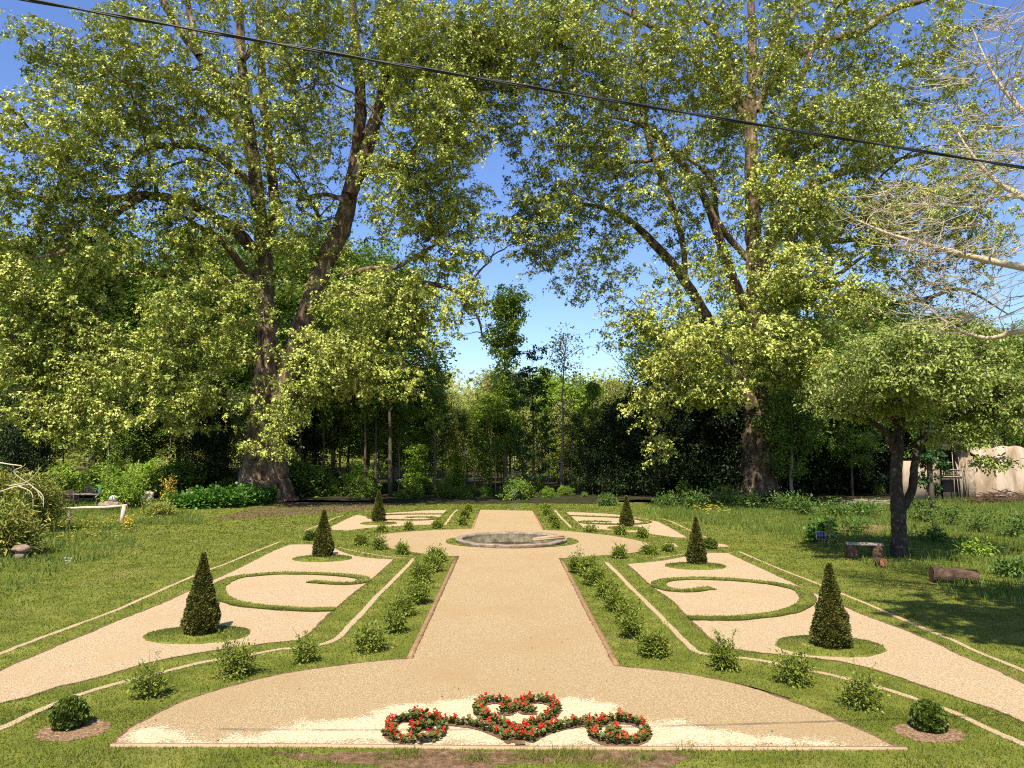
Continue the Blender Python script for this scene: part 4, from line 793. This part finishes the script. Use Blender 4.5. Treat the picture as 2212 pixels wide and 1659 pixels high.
# tree beyond the right edge whose pale twigs reach into view and whose crown shades the bank
baseN = Vector((16.5, 15.5, 0)); YN = 15.5
limN = [([baseN, Vector((16.3, 15.5, 3)), Vector((16, 15.4, 6)), Vector((15.8, 15.3, 9)), Vector((15.5, 15.2, 13))], [.4, .33, .28, .2, .06]),
        ([Vector((16, 15.4, 5.5))] + PL(16, 18, (2480, 640), (2330, 600), (2212, 578), (2100, 555), (2010, 530), (1920, 505), (1850, 475)), [.16, .14, .12, .09, .07, .05, .035, .015]),
        ([Vector((16, 15.4, 6))] + PL(16, 18, (2400, 520), (2300, 470), (2200, 420), (2140, 380), (2090, 320), (2060, 270)), [.14, .12, .1, .07, .05, .03, .015]),
        ([Vector((16, 15.4, 5))] + PL(16, 18, (2420, 760), (2300, 730), (2212, 715), (2130, 730), (2050, 700), (1990, 650)), [.11, .1, .08, .06, .045, .03, .015]),
        ([Vector((15.8, 15.3, 8))] + PL(16, 18, (2380, 380), (2280, 300), (2200, 230), (2140, 150), (2100, 60)), [.13, .11, .09, .06, .03, .015]),
        ([Vector((16, 15.4, 6.5)), Vector((14, 13.5, 8.5)), Vector((12, 12, 9.5)), Vector((10.8, 11, 10))], [.13, .1, .06, .02]), ([Vector((16, 15.4, 7)), Vector((15, 12.5, 9)), Vector((13.5, 10.5, 10))], [.12, .08, .03])]
lobN = [(1950, 480, 130, 110, 17.5, 1.2, 34), (2080, 560, 150, 130, 17, 1.3, 48), (2150, 350, 100, 150, 17, 1.3, 46), (2130, 120, 110, 140, 17, 1.3, 46), (2080, 690, 130, 50, 17, 1.2, 24)]
big_tree('bare_twig_tree', 'thin pale barely leafing twigs of a tree reaching in from the right edge', 'tree', baseN, limN, lobN, 1, .05, M['olive_leaf'], M['paletwig'], M['paletwig'], twl=(.5, 1.5), droop=-.35, ntw=4, leafkind='oval', noise=False)
# neighbour standing right of the frame: its shade lies on the bank
limO = [([Vector((18, 8, -.2)), Vector((17.8, 8, 4)), Vector((17, 8.2, 8)), Vector((15, 8.6, 11)), Vector((12.5, 9, 13.5)), Vector((10, 9, 14.5))], [.5, .4, .35, .25, .12, .04]), ([Vector((17, 8.2, 8)), Vector((17, 9, 12)), Vector((16, 9.5, 15))], [.25, .15, .05]), ([Vector((15, 8.6, 11)), Vector((14, 11, 12)), Vector((13.5, 12, 12.5))], [.16, .1, .04])]
big_tree('leafy_tree', 'yellowish leafy branches hanging in at the top right corner', 'tree', Vector((18, 8, 0)), limO, [((11.7, 8.2, 13.9), (4.2, 4.4, 2.2), 620), ((16.5, 10, 13.5), (3.5, 3, 2.5), 160)], 18, .20, M['plane'], M['darkbark'], M['twig'], ntw=5)
# ------------------------------------------------------------------ woodland trees
def wood_tree(name, cat, H, cw, cb, nl, ls, lm, bark, shape='ovoid', tr=.16, nb=26, pale=None, sway=.04, dens_top=1.0):
    r = thing(name, name, cat, (0, 0, 0))
    z = np.linspace(0, 1, 9); P = np.stack([np.cumsum(rng.normal(size=9)) * sway * H * .12, np.cumsum(rng.normal(size=9)) * sway * H * .12, z * H * .97], 1); P[0, :2] = 0; P[0, 2] = -.3
    mb = MB(); mb.tube(P, tr * np.linspace(1.15, .12, 9), 8); mb.obj('trunk', bark, r, True)
    t = cb + (1 - cb) * rng.random(nb) ** .8; t = np.sort(t)
    def prof(q):
        x = (q - cb) / (1 - cb)
        if shape == 'ovoid': return np.sqrt(np.clip(1 - (2 * x - .95) ** 2 / 1.15, .02, 1))
        if shape == 'cone': return np.clip(1.05 - x, .05, 1) ** .9
        if shape == 'top': return np.where(x > .62, np.sqrt(np.clip(1 - ((x - .84) / .24) ** 2, .05, 1)), .35)
        if shape == 'ground': return np.sqrt(np.clip(1 - x ** 2.2, .05, 1))
        return 1 + 0 * x
    a = np.arange(nb) * 2.4 + rng.normal(size=nb) * .4; rr = cw / 2 * prof(t) * rng.uniform(.65, 1.1, nb)
    b0 = np.stack([np.interp(t * H, P[:, 2], P[:, k]) for k in range(3)], 1)
    up = {'ovoid': .5, 'top': .9, 'cone': -.05, 'ground': .1, 'layer': .05}[shape if shape in ('ovoid', 'top', 'cone', 'ground') else 'layer']
    tip = b0 + np.stack([np.cos(a) * rr, np.sin(a) * rr, up * rr], 1); mid = (b0 + tip) / 2 + np.array([0, 0, 1.])[None] * (.12 * rr)[:, None]
    tt = np.linspace(0, 1, 5)[None, :, None]; BP = (1 - tt) ** 2 * b0[:, None] + 2 * tt * (1 - tt) * mid[:, None] + tt ** 2 * tip[:, None]
    v, f = tubes(BP, np.broadcast_to(np.linspace(.3, .08, 5) * tr, (nb, 5)), 4); link('limbs', mesh('limbs', v, f, bark), r)
    k = 7; nc = nb * k; ci = np.repeat(np.arange(nb), k); q = rng.uniform(.35, 1.05, nc)[:, None]
    C = b0[ci] * (1 - q) + tip[ci] * q + rng.normal(size=(nc, 3)) * np.array([.09, .09, .05 if shape in ('cone', 'layer') else .09]) * cw
    N = nl; i = rng.integers(0, nc, N); flat = .35 if shape in ('cone', 'layer') else .75
    p = C[i] + rng.normal(size=(N, 3)) * np.array([1, 1, flat]) * cw * .06; p[:, 2] = np.clip(p[:, 2], .05, None)
    v, f = leaves(p, rnd(N) + [0, 0, -.3], norm(rnd(N) * .55 + [0, -.45, .7]), ls * rng.uniform(.6, 1.3, N), 'oval' if shape != 'ovoid' else 'plane')
    link('crown', mesh('crown', v, f, lm), r); return r
K = {
 'leafy': wood_tree('woodland_tree', 'tree', 17, 8, .22, 26000, .21, M['wood_leaf'], M['darkbark'], nb=34),
 'leafy2': wood_tree('woodland_tree', 'tree', 15, 7, .10, 26000, .21, M['wood_leaf'], M['palebark'], nb=36),
 'olive': wood_tree('woodland_tree', 'tree', 16, 5.4, .12, 6500, .27, M['olive_leaf'], M['palebark'], nb=44, tr=.13),
 'meadow': wood_tree('woodland_tree', 'tree', 14, 5.2, .06, 6500, .27, M['olivegreen_leaf'], M['palebark'], nb=44, tr=.12),
 'lime': wood_tree('woodland_tree', 'tree', 10, 4, .05, 4500, .24, M['lime_leaf'], M['palebark'], nb=30, tr=.1),
 'feather': wood_tree('feathery_tree', 'tree', 8, 5, .04, 5500, .30, M['lime_leaf'], M['palebark'], 'cone', tr=.09, nb=34),
 'layer': wood_tree('layered_tree', 'tree', 13, 3.6, .12, 3600, .25, M['mid_leaf'], M['darkbark'], 'layer', tr=.12, nb=30),
 'tall': wood_tree('tall_tree', 'tree', 19, 4.6, .25, 12000, .27, M['wood_leaf'], M['palebark'], 'top', tr=.22, nb=44, sway=.02),
 'sparse': wood_tree('slender_tree', 'tree', 14.5, 5, .35, 900, .26, M['olive_leaf'], M['palebark'], tr=.14, nb=40),
 'yew': wood_tree('evergreen_tree', 'tree', 9, 8.5, .02, 22000, .26, M['shade_dark_leaf'], M['darkbark'], 'ground', tr=.25, nb=44),
 'ivy': wood_tree('ivy_clad_tree', 'tree', 14, 2.6, .05, 5000, .3, M['mid_leaf'], M['darkbark'], tr=.24, nb=30),
 'shrub': wood_tree('woodland_shrub', 'shrub', 3.2, 4.4, .02, 4200, .26, M['wood_leaf'], M['darkbark'], 'ground', tr=.06, nb=22),
 'limeshrub': wood_tree('lime_shrub', 'shrub', 3.0, 3.6, .02, 3500, .22, M['lime_leaf'], M['palebark'], 'ground', tr=.05, nb=22),
 'pole': wood_tree('young_tree', 'tree', 11, 2.2, .55, 900, .3, M['wood_leaf'], M['palebark'], tr=.09, nb=16, sway=.06),
 'darkpole': wood_tree('young_tree', 'tree', 16, 4, .5, 2600, .36, M['wood_leaf'], M['darkbark'], tr=.2, nb=22, sway=.03)}
placed = set()
def put(kind, x, y, sc=1.0, label='', group='', rz=None):
    s3 = (sc, sc, sc) if not hasattr(sc, '__len__') else sc; z = float(gz(x, y)); rz = random.uniform(0, 6.28) if rz is None else rz
    if kind not in placed:
        placed.add(kind); o = K[kind]; o.location = (x, y, z); o.scale = s3; o.rotation_euler = (0, 0, rz); o['label'] = label
        if group: o['group'] = group
        return o
    return dup(K[kind], (x, y, z), rz, s3, label, group or None)
def putpx(kind, u, top, Y, label, group='', w=1.0):
    p = at(u, HZ, Y); g0 = float(gz(p.x, Y)); h = at(u, top, Y).z - g0; H0 = {'leafy': 17, 'leafy2': 15, 'olive': 16, 'meadow': 14, 'lime': 10, 'feather': 8, 'layer': 13, 'tall': 19, 'sparse': 14.5, 'yew': 9, 'ivy': 14, 'shrub': 3.2, 'limeshrub': 3, 'pole': 11, 'darkpole': 16}[kind]
    s = h / H0; return put(kind, p.x, Y, (s * w, s * w, s), label, group)
putpx('tall', 1092, 652, 76, 'tall tree with a bushy top against the sky in the middle gap')
putpx('layer', 1152, 752, 66, 'dark tiered young tree just right of the path end')
putpx('sparse', 1212, 728, 70, 'slender pale tree with bare twigs right of the tiered tree')
putpx('darkpole', 845, 700, 62, 'straight dark trunk standing alone left of the middle', w=1.0)
putpx('darkpole', 941, 790, 61, 'dark slim trunk left of the far path end', w=.8)
putpx('feather', 900, 965, 64, 'bright feathery young conifer left of the far path, the left one', 'feathery conifers', w=1.2)
putpx('feather', 985, 985, 70, 'bright feathery young conifer left of the far path, the right one', 'feathery conifers', w=1.2)
putpx('lime', 1060, 860, 74, 'light green bushy tree behind the path end', w=1.2)
for u, Y, top in ((790, 62, 760), (812, 63, 740), (700, 64, 800), (735, 66, 780), (1280, 64, 830), (650, 63, 760)):
    putpx('darkpole', u, top, Y, 'dark thin trunk in the shade among the left woodland' if u < 900 else 'dark thin trunk at the edge of the right evergreens', 'dark trunks at the wood edge', w=.75)
for u, Y, top in ((875, 72, 860), (1003, 70, 900), (1025, 72, 930), (1040, 74, 910), (1075, 68, 950), (1110, 73, 920), (1135, 70, 940), (1185, 72, 900), (1235, 69, 900), (860, 68, 880), (920, 75, 900), (965, 78, 880), (1165, 78, 880), (1255, 74, 890), (665, 72, 860), (228, 66, 850), (365, 64, 860), (420, 66, 850), (130, 70, 840), (500, 68, 850), (310, 70, 840)):
    putpx('pole', u + random.uniform(-4, 4), top, Y, 'thin pale young trunk in the wood at left' if u < 700 else 'thin pale young trunk in the middle of the far wood', 'thin pale trunks in the wood')
for u, Y, top in ((1300, 64, 935), (1350, 66, 885), (1400, 65, 860), (1470, 68, 830), (1540, 68, 820), (1600, 70, 830), (1680, 69, 850), (1740, 67, 850), (1800, 68, 840), (1860, 70, 850), (1905, 66, 890)):
    putpx('yew', u, top, Y, 'evergreen with shade-darkened leaf colour in the bank behind the right plane tree', 'dark evergreens on the right', w=1.0)
for u, Y, top in ((455, 64, 900), (660, 66, 880), (30, 62, 860)):
    putpx('yew', u, top, Y, 'dark evergreen in the shade near the left plane tree', 'dark evergreens on the left', w=.7)
putpx('ivy', 2010, 700, 48, 'dark ivy-clad trunk standing before the pale wall', w=.9)
putpx('ivy', 470, 830, 63, 'ivy-clad trunk left of the giant left plane')
rr_ = random.Random(3)
def zone(n, u0, u1, Y0, Y1, t0, t1, kinds, label, group):
    for k in range(n):
        u = u0 + (u1 - u0) * (k + rr_.random()) / n; Y = rr_.uniform(Y0, Y1); putpx(rr_.choice(kinds), u, rr_.uniform(t0, t1), Y, label, group, rr_.uniform(.9, 1.25))
zone(16, -80, 860, 74, 95, 520, 640, ['leafy', 'leafy2', 'leafy'], 'tall green woodland tree behind the left plane tree', 'woodland trees on the left')
zone(14, -60, 840, 65, 74, 700, 850, ['leafy2', 'olive', 'leafy'], 'mid-height green tree in the wood at left', 'smaller woodland trees on the left')
zone(30, 820, 1310, 78, 100, 790, 900, ['olive', 'meadow', 'lime', 'olive'], 'olive-green sunlit tree in the middle of the far wood', 'sunlit woodland trees in the middle')
zone(12, 1180, 1420, 80, 94, 815, 890, ['olive', 'meadow', 'olive'], 'olive-green tree on the slope behind the right half', 'woodland trees right of the middle')
zone(12, 1380, 2240, 76, 92, 640, 760, ['leafy', 'leafy2', 'leafy'], 'tall green woodland tree behind the right plane tree', 'woodland trees on the right')
zone(5, 1700, 2250, 60, 66, 700, 800, ['leafy', 'leafy2'], 'green tree standing behind the pale wall', 'trees over the wall')
zone(24, -60, 820, 60.5, 66, 1000, 1055, ['shrub', 'shrub', 'limeshrub'], 'leafy shrub in the shade at the foot of the left wood', 'undergrowth on the left')
zone(34, 780, 1290, 57.5, 74, 1038, 1068, ['shrub', 'shrub', 'shrub', 'limeshrub'], 'leafy shrub at the foot of the far wood behind the path', 'undergrowth in the middle')
zone(7, 1290, 1900, 62, 65, 1040, 1060, ['shrub'], 'low shrub under the dark evergreens', 'undergrowth on the right')
# far wood on the slope: one mass nobody could count
n = 90000; x = rng.uniform(-150, 150, n); y = rng.uniform(105, 200, n); g_ = gz(x, y); hh = 9 + 5 * np.sin(x * .31 + 1.7 * np.sin(y * .13)) * np.sin(y * .24) + 2 * np.sin(x * .9)
t = rng.random(n) ** .5; p = np.column_stack([x + rng.normal(size=n), y, g_ + hh * t]); V, Fc = leaves(p, rnd(n), norm(rnd(n) * .6 + [0, -.3, .8]), rng.uniform(.5, 1.1, n), 'plane')
tag(link('far_wood', mesh('far_wood', V, Fc, M['olive_leaf'])), 'olive-green wood covering the slope behind the trees', 'wood', kind='stuff')

# ------------------------------------------------------------------ shrubs and ground cover beside the lawn
def shrub_px(name, label, u, vbase, wpx, top, m, kind='oval', ls=.12, nl=2200, nst=26, group=None, up=.35, Y=None, shoots=0, bark=None):
    b_ = gp(u, vbase) if Y is None else at(u, HZ, Y); b_.z = float(gz(b_.x, b_.y)); D = b_.y; return bush(name, label, 'shrub', b_, .74 * wpx / F_PX * D, at(u, top, D).z - b_.z, m, nst, nl, ls, kind, group, up, shoots, bark)
for u, vb, wp, top in ((395, 1104, 90, 1072), (440, 1101, 90, 1060), (490, 1097, 90, 1056), (540, 1092, 80, 1052), (575, 1088, 50, 1058)):
    shrub_px('glossy_shrub', 'low glossy bright green shrub in the bank left of the big plane trunk', u, vb, wp, top, M['hydra'], 'round', .16, 2400, group='glossy shrubs by the left plane tree', up=.2)
shrub_px('lime_bush', 'feathery lime green bush behind the rail fence at left', 268, 1096, 105, 1003, M['lime_leaf'], 'long', .20, 3200, 34, up=.15, Y=46)
shrub_px('yellow_bush', 'thin shrub with yellow leaves left of the glossy bank', 366, 1088, 44, 1022, M['yellow'], 'oval', .14, 420, 18, up=.5, Y=49)
shrub_px('yellow_bush', 'small orange and yellow plant at the foot of the fence post', 276, 1140, 26, 1112, M['yellow'], 'oval', .09, 260, 14)
shrub_px('low_bush', 'yellowish low bush in front of the tree stump', 340, 1118, 90, 1088, M['rhodo'], 'oval', .11, 1500, 22, up=.3)
shrub_px('weedy_bush', 'leafy weeds under the glossy bank at left', 300, 1108, 70, 1085, M['weed'], 'oval', .10, 900, 20, up=.3)
for u, vb, wp, top, lab in ((10, 1200, 170, 1085, 'big rhododendron at the left edge behind the rock'), (80, 1150, 130, 1025, 'tall rhododendron with drooping yellowish leaves in front of the chairs'), (10, 1140, 120, 1015, 'rhododendron with pale bare branches at the far left edge')):
    shrub_px('rhododendron', lab, u, vb, wp, top, M['rhodo'], 'long', .20, 4200, 40, 'rhododendrons at the left edge', .3)
mbn = MB()
for a in ([(-30, 995), (20, 1003), (48, 1008), (30, 1020), (70, 1050)], [(0, 1062), (40, 1050), (70, 1050), (95, 1085)], [(20, 1050), (60, 1040), (88, 1010)], [(40, 1050), (68, 1065), (72, 1100)], [(70, 1052), (92, 1070), (94, 1098)]):
    P = catmull([at(u, v, 32.5) for u, v in a], 5); mbn.tube(P, np.linspace(.035, .015, len(P)), 6)
tag(mbn.obj('bare_branch', M['paletwig'], smooth=True), 'pale bare looping branches in front of the left edge shrubs', 'branch')
shrub_px('lime_bush', 'bright leafy shrub beside the solar panel', 1770, 1160, 80, 1120, M['hydra'], 'round', .13, 800, 18, up=.3, Y=32)
shrub_px('sapling', 'thin dark sapling behind the solar panel', 1784, 1168, 26, 1108, M['olive_leaf'], 'oval', .12, 150, 8, up=.9, Y=30.5)
for u, vb, wp, top in ((1310, 1092, 60, 1070), (1440, 1096, 80, 1070), (1500, 1100, 80, 1066), (1560, 1096, 90, 1058), (1620, 1098, 90, 1066), (1690, 1102, 90, 1068), (1740, 1112, 80, 1072), (1800, 1120, 90, 1085), (1870, 1118, 90, 1090)):
    shrub_px('nettle_patch', 'dark leafy weeds in front of the right evergreens', u, vb, wp, top, M['weed'], 'oval', .15, 800, 24, 'weeds before the evergreens', .25)
for u, vb, wp, top in ((1990, 1128, 80, 1082), (2050, 1135, 90, 1080), (2120, 1150, 100, 1100), (2190, 1160, 100, 1105), (2010, 1170, 80, 1140), (2110, 1200, 100, 1165), (1850, 1150, 70, 1122), (2180, 1245, 80, 1215)):
    shrub_px('weed_clump', 'clump of leafy weeds on the grassy bank before the wall', u, vb, wp, top, M['lime_leaf'] if rr_.random() < .4 else M['weed'], 'oval', .13, 500, 20, 'weeds on the right bank', .3)

# ------------------------------------------------------------------ benches, logs, rocks, solar panel
def log(name, label, cat, a, b_, r0, r1, m=None):
    a, b_ = Vector(a), Vector(b_); r = thing(name, label, cat, a); n = 14; P = [a.lerp(b_, i / 7) - a for i in range(8)]
    mb = MB(); mb.tube(P, np.linspace(r0, r1, 8) * (1 + .06 * np.sin(np.arange(8) * 2.1)), n, False); v = mb.V[0]; v += rng.normal(size=v.shape) * r0 * .05; mb.obj('bark', m or M['logbark'], r, True)
    for p, rad, s in ((P[0], r0, -1), (P[-1], r1, 1)):
        d = (P[-1] - P[0]).normalized() * s; q = d.orthogonal().normalized(); e = d.cross(q)
        V = [tuple(p + d * .012)] + [tuple(p + (q * math.cos(t) + e * math.sin(t)) * rad * 1.0 + d * .004) for t in np.arange(n) * 2 * math.pi / n]
        MB().add(V, np.array([[0, i + 1, (i + 1) % n + 1] for i in range(n)])).obj('cut_end', M['logend'], r)
    return r
b0 = gp(1868, 1206); r = thing('log_bench', 'rustic bench of a plank on two log blocks under the small tree', 'bench', b0, rz=R(-14))
mb = MB(); mb.box((0, 0, .53), (1.25, .36, .07)); mb.tube([(-.62, -.17, .50), (0, -.19, .51), (.62, -.17, .5)], .045, 6); mb.obj('seat', M['greywood'], r)
for sx in (-.42, .42): mb = MB(); mb.tube([(sx, 0, -.03), (sx + .01, 0, .25), (sx, 0, .495)], [.24, .21, .22], 11); v = mb.V[0]; v += rng.normal(size=v.shape) * .012; mb.obj('leg', M['logbark'], r)
p = gp(1897, 1223); r = log('log_stool', 'short upright log with a reddish cut face by the bench', 'log', p + Vector((0, 0, .14)), p + Vector((.02, -.34, .17)), .15, .14)
p = gp(2020, 1262); q = gp(2120, 1264); log('fallen_log', 'thick dark log lying in the shade on the right lawn', 'log', p + Vector((.1, .35, .22)), q + Vector((0, .2, .2)), .25, .21)
b0 = gp(1783, 1180) + Vector((0, 0, .1)); r = thing('solar_panel', 'small double solar panel on a stake in the right lawn', 'solar panel', b0); hh = .2
for sx in (-1, 1):
    mb = MB(); mb.box((sx * .19, 0, .34), (.365, .02, .32), Matrix.Rotation(R(-14), 3, 'X')); f_ = mb.obj('frame', M['white'], r)
    for k in range(3): mb = MB(); mb.box((sx * .19 + (k - 1) * .112, -.014, .34), (.098, .006, .285), Matrix.Rotation(R(-14), 3, 'X')); mb.obj('solar_cell', M['pv'], f_)
MB().tube([(0, .03, -.02), (0, .03, .3)], .015, 6).obj('stake', M['alu'], r)
def rock(name, label, loc, d, m, cat='rock', seed=0):
    rg = np.random.default_rng(seed); n, k = 14, 8; V = []
    for j in range(k + 1):
        ph = math.pi * j / k
        for i in range(n): a = 2 * math.pi * i / n; s = 1 + .13 * math.sin(3 * a + seed + j) + .1 * math.sin(5 * a - j * 1.7) + rg.normal() * .05; V.append((d[0] / 2 * s * math.sin(ph) * math.cos(a), d[1] / 2 * s * math.sin(ph) * math.sin(a), d[2] / 2 * (1 - math.cos(ph) * (1 + rg.normal() * .03))))
    Fc = [[j * n + i, (j + 1) * n + i, (j + 1) * n + (i + 1) % n, j * n + (i + 1) % n][::-1] for j in range(k) for i in range(n)]
    return tag(link(name, mesh(name, V, np.array(Fc), m), loc=loc), label, cat)
p = gp(46, 1206); rock('flat_rock', 'flat brown boulder balanced on a smaller stone in the left grass', p + Vector((0, 0, .2)), (.68, .55, .3), M['rock'], seed=3)
rock('base_stone', 'small grey stone under the flat brown boulder', p + Vector((.02, -.1, -.05)), (.36, .3, .3), M['stone'], seed=5)
p = at(250, HZ, 45); p.z = .3; rock('white_rock', 'white lumpy rock under the lime green bush', p + Vector((0, 0, .5)), (.5, .4, .38), M['white'], seed=8); rock('base_stone', 'brown flat stones beneath the white rock', p + Vector((-.2, 0, 0)), (1.5, .8, .55), M['rock'], seed=9)
b0 = at(317, HZ, 47); b0.z = .3; r = thing('tree_stump', 'pale split tree stump, one block taller, at the left wood edge', 'stump', b0)
mb = MB(); mb.tube([(.18, 0, -.05), (.2, 0, .4), (.27, 0, 1.0)], [.33, .27, .29], 12); v = mb.V[0]; v += rng.normal(size=v.shape) * .02; mb.obj('tall_block', M['cutwood'], r)
mb = MB(); mb.tube([(-.25, .05, -.05), (-.27, .05, .35), (-.3, .05, .68)], [.26, .24, .25], 11); v = mb.V[0]; v += rng.normal(size=v.shape) * .02; mb.obj('short_block', M['cutwood'], r)
b0 = gp(260, 1134); r = thing('rail_fence', 'low pale pole rail resting on a round post in the left long grass', 'fence', b0)
mb = MB(); mb.tube([(.05, 0, -.05), (.1, 0, .5), (.16, 0, 1.0)], [.12, .11, .105], 9); mb.obj('post', M['cutwood'], r)
L0 = at(136, 1099, b0.y + .3) - b0; mb = MB(); mb.tube([L0, L0 * .65 + Vector((0, 0, .35)), L0 * .3 + Vector((.1, 0, .66)), (.3, -.02, 1.02)], [.055, .07, .07, .06], 8); mb.obj('rail', M['cutwood'], r, True)
MB().tube([(L0.x + .3, .35, -.05), (L0.x + .32, .33, L0.z + .05)], .08, 7).obj('post', M['greywood'], r)
def slat_chair(label, loc, rz, wd, h=1.0):
    r = thing('garden_chair', label, 'chair', loc, 'slatted garden chairs', rz); d = .5
    for sx in (-1, 1):
        MB().box((sx * wd / 2, -d / 2, .32), (.05, .05, .64)).obj('leg', M['oldwood'], r); MB().box((sx * wd / 2, d / 2, h / 2), (.05, .05, h)).obj('leg', M['oldwood'], r)
        MB().box((sx * wd / 2, 0, .66), (.07, d + .08, .03)).obj('armrest', M['oldwood'], r)
    mb = MB(); [mb.box((0, y, .43), (wd - .04, .075, .025)) for y in np.linspace(-d / 2 + .03, d / 2 - .06, 5)]; mb.obj('seat', M['oldwood'], r)
    mb = MB(); mb.box((0, d / 2, h - .03), (wd - .052, .04, .08)); mb.box((0, d / 2, .52), (wd - .052, .035, .06)); [mb.box((x, d / 2, (h + .48) / 2), (.035, .02, h - .56)) for x in np.linspace(-wd / 2 + .09, wd / 2 - .09, int(wd / .1))]; mb.obj('backrest', M['greywood'] if wd > .8 else M['oldwood'], r)
    return r
p = at(196, HZ, 52); p.z = .32; slat_chair('wide slatted garden bench seat behind the wooden table', p, 0, .98, 1.05)
p = at(158, HZ, 46.5); p.z = .32; slat_chair('dark slatted garden chair in front of the table, back to the viewer', p, math.pi, .66, 1.06)
p = at(192, HZ, 49.5); p.z = .32; r = thing('garden_table', 'dark wooden slatted garden table between the two seats', 'table', p)
mb = MB(); [mb.box((0, y, .66), (2.1, .13, .04)) for y in np.linspace(-.4, .4, 6)]; mb.obj('tabletop', M['greywood'], r)
MB().box((0, -.33, .60), (1.9, .04, .08)).obj('apron', M['oldwood'], r)
for sx in (-.85, .85):
    for sy in (-.33, .33): MB().box((sx, sy + .035, .32), (.09, .07, .64)).obj('leg', M['oldwood'], r)
p = at(221, HZ, 49.4); p.z = 1.0; r = thing('bottle', 'green plastic bottle standing on the right end of the garden table', 'bottle', p)
mb = MB(); lathe(mb, [(.001, .0), (.10, .0), (.11, .05), (.11, .48), (.06, .58), (.04, .62)], 12, closed=False); mb.obj('body', M['green'], r, True); MB().tube([(0, 0, .62), (0, 0, .70)], .045, 8).obj('cap', M['alu'], r)
b0 = at(425, HZ, 50); b0.z = .3; r = thing('small_bench', 'small grey wooden bench half hidden by the glossy bank', 'bench', b0, rz=R(12))
MB().box((0, 0, .92), (1.1, .3, .09)).obj('seat', M['greywood'], r)
for sx in (-.45, .45): MB().box((sx, 0, .44), (.14, .24, .87)).obj('leg', M['greywood'], r)

# ------------------------------------------------------------------ ruined wall at right
YW = 56; xl, xr = at(1945, HZ, YW).x, at(2420, HZ, YW).x; ht = at(2150, 968, YW).z; gl = float(gz(xl, YW)) - .3
w_ = thing('garden_wall', 'tall stained cream rendered garden wall at the right edge', 'wall', (xl, YW, gl))
xa, xb = at(2022, HZ, YW).x - xl, at(2082, HZ, YW).x - xl; W_ = xr - xl; top_ = at(2150, 966, YW).z - gl
n = 40; X = np.linspace(xb, W_, n); tp = top_ + .10 * np.sin(X * 1.7) + .06 * np.sin(X * 5.1)
V = [(x, 0, 0) for x in X] + [(x, 0, t_) for x, t_ in zip(X, tp)] + [(x, .4, 0) for x in X] + [(x, .4, t_) for x, t_ in zip(X, tp)]
Fc = []
for i in range(n - 1): Fc += [[i, i + 1, n + i + 1, n + i], [n + i, n + i + 1, 3 * n + i + 1, 3 * n + i], [2 * n + i + 1, 2 * n + i, 3 * n + i, 3 * n + i + 1]]
Fc += [[0, n, 3 * n, 2 * n], [n - 1, 3 * n - 1, 4 * n - 1, 2 * n - 1]]
MB().add(V, np.array(Fc)).obj('render', M['wall'], w_)
MB().box((xa / 2 - .01, .2, top_ * .38), (xa - .02, .4, top_ * .76)).obj('low_section', M['wall'], w_); MB().box((xa * .45, .2, top_ * .66 + .30), (xa * .9, .36, .18)).obj('coping', M['wallred'], w_)
MB().box((xb + .35, -.12, top_ * .3), (.5, .22, top_ * .6)).obj('buttress', M['stone'], w_)
g = thing('garden_alcove', 'dark ruined alcove with a small balustrade let into the wall', 'alcove', (xl + (xa + xb) / 2, YW, gl)); aw = xb - xa
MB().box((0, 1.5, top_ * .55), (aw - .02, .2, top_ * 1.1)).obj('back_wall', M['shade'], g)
for sx in (-1, 1): MB().box((sx * (aw / 2 - .12), .7, top_ * .55), (.2, 1.35, top_ * 1.1)).obj('side_wall', M['stone'], g)
MB().box((0, .2, top_ * 1.08), (aw + .3, 1.6, .25)).obj('roof', M['oldwood'], g)
MB().box((-.1, -.1, 2.1), (aw * .66, .55, .1)).obj('ledge', M['stone'], g)
bl = MB(); bl.box((-.1, -.3, 2.62), (aw * .66, .1, .08)); [bl.tube([(x, -.3, 2.15), (x, -.3, 2.3), (x, -.3, 2.45), (x, -.3, 2.58)], [.03, .06, .03, .04], 6) for x in np.linspace(-aw * .4, aw * .2, 9)]; bl.obj('balustrade', M['stone'], g)
MB().box((.1, .4, 1.0), (aw * .55, .1, 1.9)).obj('panel', M['oldwood'], g)
for k in range(9): x = random.uniform(0, aw / 2); MB().tube([(x, -.25, .3), (x + random.uniform(-.2, .2), -.3, 1.8), (x + random.uniform(-.3, .3), -.25, random.uniform(2.8, 4))], [.03, .035, .02], 5).obj('dead_stem', M['palebark'], g)
p = at(2165, HZ, 53); mbp = MB()
for k in range(220):
    c_ = Vector((random.gauss(0, 1.5), random.gauss(0, .6), 0)); c_.z = max(0, .9 * (1 - abs(c_.x) / 3.4)) * random.random(); a = random.uniform(0, 3.14); L = random.uniform(.3, .8); d = Vector((math.cos(a), math.sin(a) * .6, random.uniform(-.25, .3))) * L
    mbp.tube([c_ - d, c_ + d], random.uniform(.012, .03), 4)
o = mbp.obj('brush_pile', M['logbark'], loc=(p.x, p.y, float(gz(p.x, p.y)))); tag(o, 'heap of dead brown branches at the foot of the pale wall', 'brush pile')
mbp = MB()
for k in range(90):
    c_ = Vector((random.gauss(0, 1.0), random.gauss(0, .4), random.random() * .4)); a = random.uniform(0, 3.14); L = random.uniform(.2, .6); d = Vector((math.cos(a), math.sin(a) * .6, random.uniform(-.3, .4))) * L; mbp.tube([c_ - d, c_ + d], random.uniform(.01, .025), 4)
p = at(1880, HZ, 52); tag(mbp.obj('brush_pile', M['palebark'], loc=(p.x, p.y, float(gz(p.x, p.y)))), 'low heap of tangled dead sticks under the dark evergreens', 'brush pile')
